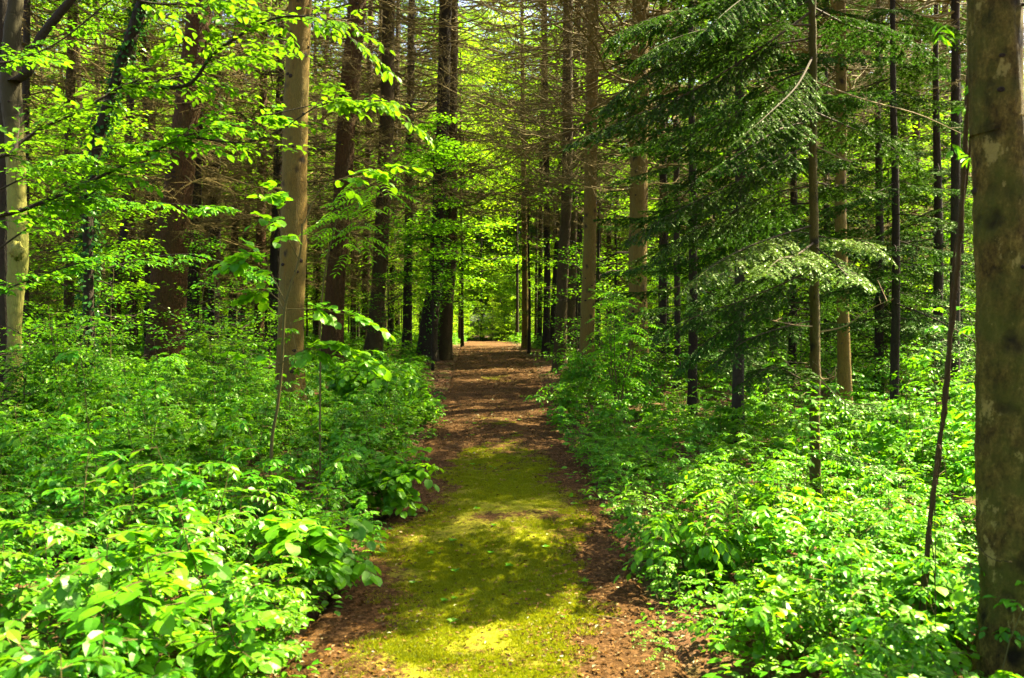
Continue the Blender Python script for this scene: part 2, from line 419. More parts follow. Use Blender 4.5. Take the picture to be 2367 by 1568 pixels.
# ------------------------------------------------------------------ instancing for uncountable stuff
def stuff(name, label, points, rots, scales, idx, variants):
    c = bpy.data.collections.new(name + '_sources')
    for i, me in enumerate(variants):
        o = bpy.data.objects.new('%s_%02d' % (name, i), me); c.objects.link(o)
    me = bpy.data.meshes.new(name)
    me.vertices.add(len(points)); me.vertices.foreach_set('co', np.asarray(points, np.float32).ravel())
    a = me.attributes.new('rot', 'FLOAT_VECTOR', 'POINT'); a.data.foreach_set('vector', np.asarray(rots, np.float32).ravel())
    a = me.attributes.new('scl', 'FLOAT', 'POINT'); a.data.foreach_set('value', np.asarray(scales, np.float32))
    a = me.attributes.new('idx', 'INT', 'POINT'); a.data.foreach_set('value', np.asarray(idx, np.int32))
    g = bpy.data.node_groups.new(name, 'GeometryNodeTree')
    g.interface.new_socket('Geometry', in_out='INPUT', socket_type='NodeSocketGeometry')
    g.interface.new_socket('Geometry', in_out='OUTPUT', socket_type='NodeSocketGeometry')
    N = g.nodes; gi = N.new('NodeGroupInput'); go = N.new('NodeGroupOutput')
    mp = N.new('GeometryNodeMeshToPoints'); ci = N.new('GeometryNodeCollectionInfo')
    ci.inputs['Collection'].default_value = c
    ci.inputs['Separate Children'].default_value = True; ci.inputs['Reset Children'].default_value = True
    ip = N.new('GeometryNodeInstanceOnPoints'); ip.inputs['Pick Instance'].default_value = True
    def at(nm, ty):
        a = N.new('GeometryNodeInputNamedAttribute'); a.data_type = ty; a.inputs['Name'].default_value = nm
        return a.outputs['Attribute']
    L = g.links
    L.new(gi.outputs[0], mp.inputs[0]); L.new(mp.outputs[0], ip.inputs['Points']); L.new(ci.outputs[0], ip.inputs['Instance'])
    L.new(at('idx', 'INT'), ip.inputs['Instance Index'])
    L.new(at('rot', 'FLOAT_VECTOR'), ip.inputs['Rotation']); L.new(at('scl', 'FLOAT'), ip.inputs['Scale'])
    L.new(ip.outputs[0], go.inputs[0])
    o = link(name, me); mo = o.modifiers.new('scatter', 'NODES'); mo.node_group = g
    return tag(o, label, None, None, 'stuff')

# ------------------------------------------------------------------ undergrowth plants
def plant_meshes(kind, h):
    """returns (foliage MB, stem MB)"""
    a, b = MB(), MB()
    lean = U(-.12, .12, 2) * h
    t = np.linspace(0, 1, 6)
    pts = np.stack([lean[0] * t ** 1.6, lean[1] * t ** 1.6, h * t], -1)
    pts[1:-1, :2] += U(-.01, .01, (4, 2))
    v, q = tubes(pts[None], (np.linspace(1, .4, 6) * .0035)[None], 4); b.add(v, q)
    if kind == 'whip':
        nb = 7; tz = U(.55, 1, nb); az = U(0, 6.28, nb)
        P0 = np.stack([np.interp(tz, t, pts[:, i]) for i in range(3)], -1)
        sprays(a, b, P0, np.stack([np.cos(az), np.sin(az), U(.1, .5, nb)], -1), U(.08, .2, nb), 5, .05, .62, 'ov', .3)
        return a, b
    nb = {'beech': 10, 'hazel': 8, 'maple': 9, 'pinnate': 9}[kind]
    tz = np.linspace(.22, 1, nb) + U(-.04, .04, nb); tz = np.clip(tz, .15, 1)
    az = np.arange(nb) * 2.4 + U(0, 6)
    P0 = np.stack([np.interp(tz, t, pts[:, i]) for i in range(3)], -1)
    D = np.stack([np.cos(az), np.sin(az), U(.05, .5, nb)], -1)
    if kind == 'beech':
        sprays(a, b, P0, D, U(.15, .30, nb) * (1.15 - .4 * tz) * (h / .5) ** .5, 9, .044, .62, 'ov', .3)
    elif kind == 'hazel':
        sprays(a, b, P0, D, U(.14, .26, nb), 7, .052, .82, 'ro', .3)
    elif kind == 'pinnate':
        for k in range(nb):
            Ln = U(.2, .32); tt = np.linspace(0, 1, 6); d = unit(D[k])
            pp = P0[k] + d * tt[:, None] * Ln; pp[:, 2] -= .45 * Ln * tt ** 2
            v, q = tubes(pp[None], np.full((1, 6), .0014), 3); b.add(v, q)
            tl = np.repeat(np.linspace(.3, .95, 5), 2); s = np.tile([1., -1.], 5)
            pos = np.stack([np.interp(tl, tt, pp[:, i]) for i in range(3)], -1)
            pos = np.vstack([pos, pp[-1]])
            dd = rotz(np.tile(d, (10, 1)), s * 1.2); dd[:, 2] = -.25; dd = np.vstack([dd, d - [0, 0, .5]])
            leaves(a, pos, dd, np.array([0, 0, 1.]) + jit(11, .15), .042 * U(.85, 1.15, 11), .021, 'ov', 0, np.clip(U(.2, .8) + R.normal(0, .1, 11), 0, 1))
    else:
        Ln = U(.05, .16, nb); d = unit(D); e = P0 + d * Ln[:, None]
        v, q = tubes(np.stack([P0, P0 * .5 + e * .5 + [0, 0, .01], e], 1), np.full((nb, 3), .0013), 3); b.add(v, q)
        nr = np.array([0, 0, 1.]) + jit(nb, .22) + d * .25
        leaves(a, e, d * [1, 1, .1], nr, U(.055, .085, nb), U(.055, .085, nb), 'ma')
    return a, b

KINDS = ['beech', 'beech', 'beech', 'beech', 'hazel', 'hazel', 'beech', 'maple', 'pinnate', 'beech', 'hazel', 'pinnate', 'whip', 'whip']
HTS = [.36, .44, .52, .32, .40, .28, .60, .30, .40, .46, .50, .30, .85, 1.1]
PL = []       # (foliage mesh, stem mesh, merged mesh)
for k, h in zip(KINDS, HTS):
    a, b = plant_meshes(k, h)
    c = MB()
    c.v = a.v + b.v; c.t = a.t + b.t
    c.f = a.f + [(f + a.n, 1, s) for f, _, s in b.f]
    mt = M_HAZEL if k in ('hazel', 'pinnate') else M_UNDER
    PL.append((a.mesh('foliage', [mt]), b.mesh('stem', [B_STEM]), c.mesh('seedling', [mt, B_STEM])))

def dens(x, y):
    """relative plant density 0..1"""
    d = np.abs(x - PC(y)) - PW(y)
    right = x > PC(y)
    v = np.ones_like(x)
    edge = np.where(y < 13, .04, np.interp(y, [13, 16, 20, 32, 40], [.15, .45, .9, .7, .3]))
    v = v * np.clip((d - edge) / .15 + .5, 0, 1)
    n = np.sin(x * 1.7 + y * .6) * np.sin(y * 1.1 - x * .8 + 2) * .5 + .5
    v = v * (.62 + .38 * n)
    v = np.where(right & (y > 10.5) & (y < 26), v * .38, v)
    v = np.where(~right & (y > 18) & (y < 30), v * .75, v)
    return v
pts = []
for y0, y1, per in ((1.2, 6, 27), (6, 12, 24), (12, 22, 15), (22, 34, 8), (34, 70, 4)):
    xm = .62 * y1 + 2.5
    n = int(per * (y1 - y0) * 2 * xm)
    x = U(-xm, xm, n); y = U(y0, y1, n)
    k = (R.random(n) < dens(x, y)) & (np.abs(x) < .62 * y + 2.0)
    k &= ~((np.hypot(x, y) < 1.9))
    pts.append(np.stack([x[k], y[k]], -1))
pts = np.vstack(pts)
x, y = pts.T
z = G(x, y) - .01
vi = R.integers(0, len(PL) - 2, len(x)); wk = (R.random(len(x)) < .05) & (y < 14); vi[wk] = R.integers(len(PL) - 2, len(PL), wk.sum())
sc = U(.55, 1.2, len(x)) * (1 + .22 * rnoise(x, y, .9))
d_edge = np.abs(x - PC(y)) - PW(y)
sc *= np.interp(d_edge, [0, .5], [.62, 1.0])
sc *= np.where((x < 0) & (y < 7), 1.12, 1.0) * np.where((x > 0) & (y < 7), .85, 1.0)
rz = U(0, 6.28, len(x)); rx = R.normal(0, .12, (len(x), 2))
# those over the path's edge lean towards the light of the path
inframe = (y > 3.0) & (np.abs(x) < .60 * y + .2)
order = np.argsort(np.where(inframe, y, 999))[:280]
near = np.zeros(len(x), bool); near[order] = True
left = x < PC(y)
for i in order:
    s_ = 'left' if left[i] else 'right'
    far = y[i] > 4.6
    e = thing('seedling', (x[i], y[i], z[i]), None, 'plant', None, (rx[i, 0], rx[i, 1], rz[i]))
    kn = KINDS[vi[i]]
    desc = {'beech': 'slender beech seedling with flat layered oval leaves', 'hazel': 'hazel seedling with broad round toothed leaves',
            'maple': 'maple seedling with lobed leaves', 'pinnate': 'ash seedling with feathery paired leaflets', 'whip': 'thin tall bare-stemmed shoot with leaves only at its top'}[kn]
    tag(e, '%s beside the %s of the path' % (desc, s_), None, 'seedlings (%s) close by, %s of the path' % (kn, s_))
    e.scale = (sc[i],) * 3
    link('foliage', PL[vi[i]][0], e); link('stem', PL[vi[i]][1], e)
k = ~near
stuff('undergrowth', 'dense green undergrowth of knee-high seedlings carpeting the forest floor',
      np.stack([x, y, z], -1)[k], np.stack([rx[:, 0], rx[:, 1], rz], -1)[k], sc[k], vi[k], [p[2] for p in PL])
print('plants', len(x))

# low ground cover leaves: short, hides bare ground
LOWV = []
for j in range(5):
    a = MB(); n = 16
    r = .16 * np.sqrt(R.random(n)); an = U(0, 6.28, n)
    p = np.stack([r * np.cos(an), r * np.sin(an), U(.03, .14, n)], -1)
    d = np.stack([np.cos(an + U(-1, 1, n)), np.sin(an + U(-1, 1, n)), U(-.3, .2, n)], -1)
    leaves(a, p, d, np.array([0, 0, 1.]) + jit(n, .3), U(.03, .06, n), U(.022, .04, n), 'ov')
    LOWV.append(a.mesh('low_cover', [M_UNDER]))
pts = []
for y0, y1, per in ((1.5, 7, 30), (7, 14, 20), (14, 34, 7)):
    xm = .62 * y1 + 1; n = int(per * (y1 - y0) * 2 * xm)
    x = U(-xm, xm, n); y = U(y0, y1, n); dd = np.abs(x - PC(y)) - PW(y)
    k = (R.random(n) < np.clip(dd / .3, 0, 1) * dens(x, y)) & (np.abs(x) < .62 * y + 1)
    pts.append(np.stack([x[k], y[k]], -1))
pts = np.vstack(pts); x, y = pts.T
stuff('ground_cover', 'low green ground cover leaves between the seedlings', np.stack([x, y, G(x, y)], -1),
      np.stack([0 * x, 0 * x, U(0, 6.28, len(x))], -1), U(.7, 1.4, len(x)), R.integers(0, 5, len(x)), LOWV)

# moss tufts and leaf litter on the path
MO = []
for j in range(4):
    a = MB(); n = 40
    r = .03 * np.sqrt(R.random(n)); an = U(0, 6.28, n)
    p = np.stack([r * np.cos(an), r * np.sin(an), 0 * r], -1)
    d = np.stack([np.cos(an) * .5, np.sin(an) * .5, U(.5, 1, n)], -1) + jit(n, .3)
    leaves(a, p, d, jit(n, 1), U(.008, .020, n), U(.0025, .005, n), 'nd')
    MO.append(a.mesh('moss_tuft', [M_MOSS]))
n = 60000
y = 3.2 + 8.5 * R.random(n) ** 1.25; x = PC(y) + U(-1.1, 1.1, n) * PW(y)
nz = .5 + .5 * rnoise(x, y, 5)
k = R.random(n) < np.clip(moss_amount(x, y) * 1.1 * (.35 + nz), 0, 1)
x, y = x[k], y[k]
stuff('moss', 'yellow-green moss growing along the middle of the path', np.stack([x, y, G(x, y) - .001], -1),
      np.stack([0 * x, 0 * x, U(0, 6.28, len(x))], -1), U(.6, 1.3, len(x)), R.integers(0, 4, len(x)), MO)
a = MB()
n = 42000
y = 3.0 + 32 * R.random(n) ** 1.6; x = PC(y) + R.normal(0, 1, n) * (PW(y) * .8 + .1 * y * .5)
u = np.abs(x - PC(y)) / PW(y)
k = (R.random(n) < np.where(moss_amount(x, y) > .45, .38, 1.)) & (u < 4)
x, y = x[k], y[k]; n = len(x); an = U(0, 6.28, n)
L_ = U(.014, .04, n) * np.interp(y, [3, 30], [.8, 1.5])
leaves(a, np.stack([x, y, G(x, y) + U(.002, .012, n)], -1), np.stack([np.cos(an), np.sin(an), U(-.25, .4, n)], -1),
       np.array([0, 0, 1.]) + jit(n, .4), L_, L_ * U(.4, .7, n), 'lo', 0, R.beta(1.6, 2.2, n))
tag(link('fallen_leaves', a.mesh('fallen_leaves', [M_DRY])), 'brown fallen leaves littering the path', None, None, 'stuff')

# ------------------------------------------------------------------ trunks
def smooth_curve(c, n):
    """Catmull-Rom through control rows"""
    c = np.asarray(c, float); k = len(c)
    e = np.vstack([2 * c[0] - c[1], c, 2 * c[-1] - c[-2]])
    u = np.linspace(0, k - 1 - 1e-6, n); i = u.astype(int); f = (u - i)[:, None]
    a, b, d, g = e[i], e[i + 1], e[i + 2], e[i + 3]
    return .5 * (2 * b + (d - a) * f + (2 * a - 5 * b + 4 * d - g) * f ** 2 + (-a + 3 * b - 3 * d + g) * f ** 3)

def trunk_mesh(ctrl, rad, mats, sides=18, step=.12, flare=.35, rough=.05, knots=0, kz=(0.3, 6), name='trunk', faceang=-1.57):
    """ctrl in local coordinates with z rising"""
    ctrl = np.asarray(ctrl, float)
    length = np.linalg.norm(np.diff(ctrl, axis=0), axis=1).sum()
    n = int(np.clip(length / step, 8, 170))
    cc = smooth_curve(np.column_stack([ctrl, rad]), n); c, r = cc[:, :3], np.maximum(cc[:, 3], .006)
    c[:, :2] += np.cumsum(R.normal(0, .0012, (n, 2)), 0)
    h = c[:, 2] - c[0, 2]
    th = np.arange(sides) / sides * 2 * np.pi
    ph = U(0, 6.28, 4)
    fl = 1 + flare * np.exp(-h / .35)[:, None] * (1 + .5 * np.sin(th * 5 + ph[0])[None])
    nz = 1 + rough * (np.sin(th[None] * 3 + h[:, None] * 1.7 + ph[1]) * .5 + np.sin(th[None] * 2 - h[:, None] * 3.1 + ph[2]) * .4) + R.normal(0, rough * .25, (n, sides))
    rr = r[:, None] * fl * nz
    V = np.stack([c[:, None, 0] + rr * np.cos(th), c[:, None, 1] + rr * np.sin(th), np.broadcast_to(c[:, None, 2], rr.shape)], -1)
    i = np.arange(n * sides).reshape(n, sides); j = np.roll(i, -1, 1)
    q = np.stack([i[:-1], j[:-1], j[1:], i[1:]], -1).reshape(-1, 4)
    mb = MB(); mb.add(V, q, 0, .5, True)
    for _ in range(knots):
        z = U(*kz); a = faceang + U(-1.5, 1.5)
        cx, cyy = np.interp(z, h, c[:, 0]), np.interp(z, h, c[:, 1]); r0 = np.interp(z, h, r)
        o = np.array([cx, cyy, z + c[0, 2]]); dr = np.array([math.cos(a), math.sin(a), 0]); sd = np.array([-dr[1], dr[0], 0])
        kw = r0 * U(.08, .17); m = 10; tt = np.arange(m) / m * 6.283
        def ringp(s, out):
            w_ = np.cos(tt) * kw * s
            aa = w_ / r0
            return (o + (np.cos(aa)[:, None] * dr + np.sin(aa)[:, None] * sd) * (r0 * (1 + rough * .5) + out) + np.array([0, 0, 1.]) * (np.sin(tt) * kw * s * U(.6, .9))[:, None])
        rings = [ringp(1.3, -.006), ringp(1.0, .002), ringp(.6, .006), ringp(.25, .001)]
        VV = np.vstack(rings + [o + dr * (r0 + .002)])
        ii = np.arange(4 * m).reshape(4, m); jj = np.roll(ii, -1, 1)
        qq = np.stack([ii[:-1], jj[:-1], jj[1:], ii[1:]], -1).reshape(-1, 4)
        tr = np.stack([ii[3], jj[3], np.full(m, 4 * m)], -1)
        mb.add(VV, [qq, tr], 1, .5, True)
        if R.random() < .3 and r0 < .11:
            p = np.stack([o + dr * (r0 - .01), o + dr * (r0 + U(.02, .06)) + [0, 0, U(-.01, .02)], o + dr * (r0 + U(.06, .1)) + [0, 0, U(-.02, .04)]])
            v, q2 = tubes(p[None], np.array([[.006, .004, .003]]) * U(.8, 1.4), 5); mb.add(v, q2, 1)
    return mb.mesh(name, mats)

# ------------------------------------------------------------------ dead spruce branches, live crowns
def dead_branches(seed, h0, h1, Lmax, nper=5, dz=.42, tw=16, droop=.34, up=.50):
    rs = np.random.default_rng(seed); mb = MB()
    hs = np.arange(h0, h1, dz); nb = len(hs) * nper
    h = np.repeat(hs, nper) + rs.uniform(-.12, .12, nb)
    keep = rs.random(nb) < .88; h = h[keep]; nb = len(h)
    az = rs.uniform(0, 6.283, nb)
    L = Lmax * rs.uniform(.35, 1.0, nb) * np.clip((h - h0 + 1.2) / 3.0, .35, 1)
    k = 9; t = np.linspace(0, 1, k)
    dr = droop * rs.uniform(.5, 1.4, nb); u = up * rs.uniform(.5, 1.4, nb)
    rad = .04 + L[:, None] * t
    zz = h[:, None] + L[:, None] * (-dr[:, None] * t + u[:, None] * t ** 2)
    bend = rs.uniform(-.25, .25, nb)[:, None] * t ** 2
    a = az[:, None] + bend
    pts = np.stack([rad * np.cos(a), rad * np.sin(a), zz], -1)
    pts[:, 1:] += rs.normal(0, .012, pts[:, 1:].shape) * L[:, None, None]
    r0 = .005 + .005 * L
    v, q = tubes(pts, r0[:, None] * np.linspace(1, .25, k)[None], 4); mb.add(v, q, 0)
    # secondary twigs
    tt = rs.uniform(.18, .98, (nb, tw)); idx = tt * (k - 1); i0 = np.minimum(idx.astype(int), k - 2); f = (idx - i0)[..., None]
    ar = np.arange(nb)[:, None]
    p0 = pts[ar, i0] * (1 - f) + pts[ar, i0 + 1] * f; tan = unit(pts[ar, i0 + 1] - pts[ar, i0])
    s = rs.choice([-1., 1.], (nb, tw)); d = rotz(tan, s * rs.uniform(.5, 1.1, (nb, tw))); d[..., 2] += rs.uniform(-.5, .25, (nb, tw))
    l2 = L[:, None] * rs.uniform(.10, .34, (nb, tw)) * (1.15 - .6 * tt)
    k2 = 4; t2 = np.linspace(0, 1, k2)
    P2 = p0[..., None, :] + unit(d)[..., None, :] * (l2[..., None] * t2)[..., None]
    P2[..., 2] += (l2 * rs.uniform(-.25, .2, (nb, tw)))[..., None] * t2 ** 2
    P2 = P2.reshape(-1, k2, 3)
    v, q = tubes(P2, (np.linspace(1, .4, k2) * .0040)[None], 3); mb.add(v, q, 0)
    # fine twiglets
    m = len(P2); n3 = 5
    t3 = rs.uniform(.2, 1, (m, n3)); idx = t3 * (k2 - 1); i0 = np.minimum(idx.astype(int), k2 - 2); f = (idx - i0)[..., None]
    ar = np.arange(m)[:, None]
    p0 = P2[ar, i0] * (1 - f) + P2[ar, i0 + 1] * f; tan = unit(P2[ar, i0 + 1] - P2[ar, i0])
    d = unit(rotz(tan, rs.choice([-1., 1.], (m, n3)) * rs.uniform(.5, 1.2, (m, n3))) + rs.normal(0, .3, (m, n3, 3)))
    l3 = rs.uniform(.05, .22, (m, n3))
    P3 = np.stack([p0, p0 + d * l3[..., None]], -2).reshape(-1, 2, 3)
    v, q = tubes(P3, np.array([[.0024, .0014]]), 3); mb.add(v, q, 0)
    return mb.mesh('dead_branches', [B_TWIG])

DB = [dead_branches(100 + i, 1.6, 11.5, 4.2 + .5 * (i % 3), 5, .40, 25) for i in range(5)]
DBF = [dead_branches(200 + i, 1.2, 17, 3.0, 5, .45, 14) for i in range(2)]

def spruce_crown(seed, H=12, base=2.1, per=17):
    rs = np.random.default_rng(seed); mb = MB(); tw = MB()
    hs = np.arange(0, H, .5)
    hh = np.repeat(hs, 6); nb = len(hh); az = rs.uniform(0, 6.28, nb)
    L = base * (1 - hh / H) ** .8 * rs.uniform(.6, 1.15, nb) + .25
    t = rs.uniform(.15, 1, (nb, per)); a = az[:, None] + rs.normal(0, .16, (nb, per))
    r = L[:, None] * t
    z = hh[:, None] + L[:, None] * (-.25 * t + .25 * t ** 2) - rs.uniform(0, .25, (nb, per))
    p = np.stack([r * np.cos(a), r * np.sin(a), z], -1).reshape(-1, 3)
    n = len(p); dd = np.stack([np.cos(a), np.sin(a), rs.uniform(-.9, .1, (nb, per))], -1).reshape(-1, 3) + rs.normal(0, .35, (n, 3))
    ln = rs.uniform(.22, .5, n)
    leaves(mb, p, dd, rs.normal(0, .8, (n, 3)) + [0, 0, 1], ln, ln * .26, 'lo', 0, rs.beta(2, 2, n))
    k = 5; tt = np.linspace(0, 1, k)
    P_ = np.stack([L[:, None] * tt * np.cos(az[:, None]), L[:, None] * tt * np.sin(az[:, None]), hh[:, None] + L[:, None] * (-.25 * tt + .25 * tt ** 2)], -1)
    v, q = tubes(P_, np.linspace(.02, .004, k)[None], 3); tw.add(v, q)
    mb.v += tw.v; mb.t += tw.t; mb.f += [(f + mb.n, 1, s) for f, _, s in tw.f]; mb.n += tw.n
    return mb.mesh('crown', [M_SPRUCE, B_TWIG])
CRN = [spruce_crown(300 + i) for i in range(3)]

# ------------------------------------------------------------------ leafy broadleaf crowns
def limbs_and_leaves(rs, h0, h1, n_limb, Lfun, discs, per, rr, leaf, up=(.1, .7), mat=M_FAR, trunk_c=None, wr=.66, tmpl='lo', flat=.3, name='crown'):
    mb = MB(); tb = MB()
    h = np.sort(rs.uniform(h0, h1, n_limb)); az = np.arange(n_limb) * 2.4 + rs.uniform(-.5, .5, n_limb)
    L = Lfun(h) * rs.uniform(.6, 1.15, n_limb); upv = rs.uniform(*up, n_limb)
    k = 7; t = np.linspace(0, 1, k)
    x0 = 0 if trunk_c is None else trunk_c(h)[0]; y0 = 0 if trunk_c is None else trunk_c(h)[1]
    a = az[:, None] + rs.uniform(-.5, .5, n_limb)[:, None] * t
    pts = np.stack([np.asarray(x0).reshape(-1, 1) + L[:, None] * t * np.cos(a), np.asarray(y0).reshape(-1, 1) + L[:, None] * t * np.sin(a),
                    h[:, None] + L[:, None] * (upv[:, None] * t - .22 * t ** 2)], -1)
    pts[:, 1:] += rs.normal(0, .03, (n_limb, k - 1, 3)) * L[:, None, None]
    v, q = tubes(pts, (.006 + .009 * L)[:, None] * np.linspace(1, .2, k)[None], 4); tb.add(v, q, 1)
    tt = rs.uniform(.25, 1.02, (n_limb, discs)); idx = np.clip(tt, 0, 1) * (k - 1); i0 = np.minimum(idx.astype(int), k - 2); f = (idx - i0)[..., None]
    ar = np.arange(n_limb)[:, None]
    c = pts[ar, i0] * (1 - f) + pts[ar, i0 + 1] * f
    off = rs.normal(0, 1, (n_limb, discs, 3)) * np.array([.22, .22, .07]) * L[:, None, None] * .8
    cc = (c + off); e = np.stack([c, (c + cc) / 2 + [0, 0, .02], cc], -2).reshape(-1, 3, 3)
    v, q = tubes(e, np.array([[.005, .0035, .002]]), 3); tb.add(v, q, 1)
    cc = cc.reshape(-1, 3); K = len(cc)
    rad = rr * rs.uniform(.5, 1.2, (K, 1)) * np.sqrt(rs.random((K, per))); an = rs.uniform(0, 6.283, (K, per))
    tilt = rs.normal(0, .25, (K, 2))
    px = rad * np.cos(an); py = rad * np.sin(an)
    p = cc[:, None] + np.stack([px, py, px * tilt[:, :1] + py * tilt[:, 1:] + rs.normal(0, .03, (K, per)) - .15 * rad], -1)
    d = np.stack([np.cos(an + rs.normal(0, .6, an.shape)), np.sin(an + rs.normal(0, .6, an.shape)), rs.uniform(-.4, .15, an.shape)], -1)
    nr = np.array([0, 0, 1.]) + rs.normal(0, flat, (K, per, 3)); n = K * per
    ls = leaf * rs.uniform(.65, 1.25, n)
    tint = np.clip(np.repeat(rs.uniform(.2, .8, K), per) + rs.normal(0, .2, n), 0, 1)
    leaves(mb, p.reshape(-1, 3), d.reshape(-1, 3), nr.reshape(-1, 3), ls, ls * wr, tmpl, 0, tint)
    mb.v += tb.v; mb.t += tb.t; mb.f += [(f_ + mb.n, 1, s) for f_, _, s in tb.f]; mb.n += tb.n
    return mb.mesh(name, [mat, B_DARK])

rs = np.random.default_rng(5)
SAP = [limbs_and_leaves(rs, .35, h * .97, int(9 * h ** .6), lambda z, h=h: .35 + .28 * h * (1 - z / h) + .1, 6, 9, .16, .062, (.1, .7), M_UNDER, None, .64, 'lo', .3) for h in (1.4, 1.9, 2.4, 3.0)]
SAPH = [1.4, 1.9, 2.4, 3.0]
UND = [limbs_and_leaves(rs, h * .2, h * .98, 26, lambda z, h=h: .5 + .30 * h * np.clip(1.05 - z / h, .1, 1) ** .7, 11, 17, .36, .085, (.05, .6), M_FAR) for h in (5., 6.5, 8.)]
UNDH = [5., 6.5, 8.]
TALL = [limbs_and_leaves(rs, 2.5, h * .98, 52, lambda z, h=h: .8 + .17 * h * np.clip(1.1 - z / h, .1, 1) ** .6, 14, 24, .7, .17, (.1, .9), M_FAR) for h in (16., 20., 24.)]
TALLH = [16., 20., 24.]

M_SUNLIT = leaf_mat('sunlit_leaf', (.080, .180, .004), (.160, .320, .005), (.260, .440, .010), gloss=0.01, trans=0.58, vary=0.3)  # brighter leaf colour, the glade's sunshine is painted into it
def recolour(me):
    m = me.copy(); m.materials[0] = M_SUNLIT; return m
UNDG = [recolour(m) for m in UND]; SAPG = [recolour(m) for m in SAP]; TALLG = [recolour(m) for m in TALL]
def rot_to(v):
    return Vector(v).to_track_quat('Z', 'Y')

def stem_mesh(h, r, mat=B_DARK, wob=.04, sides=8):
    n = 7; t = np.linspace(0, 1, n)
    c = np.stack([np.cumsum(R.normal(0, wob * h / n, n)) * t, np.cumsum(R.normal(0, wob * h / n, n)) * t, t * h - .05], -1)
    return trunk_mesh(c, r * (1 - .85 * t), [mat, B_KNOT], sides, h / 22, .25, .05)

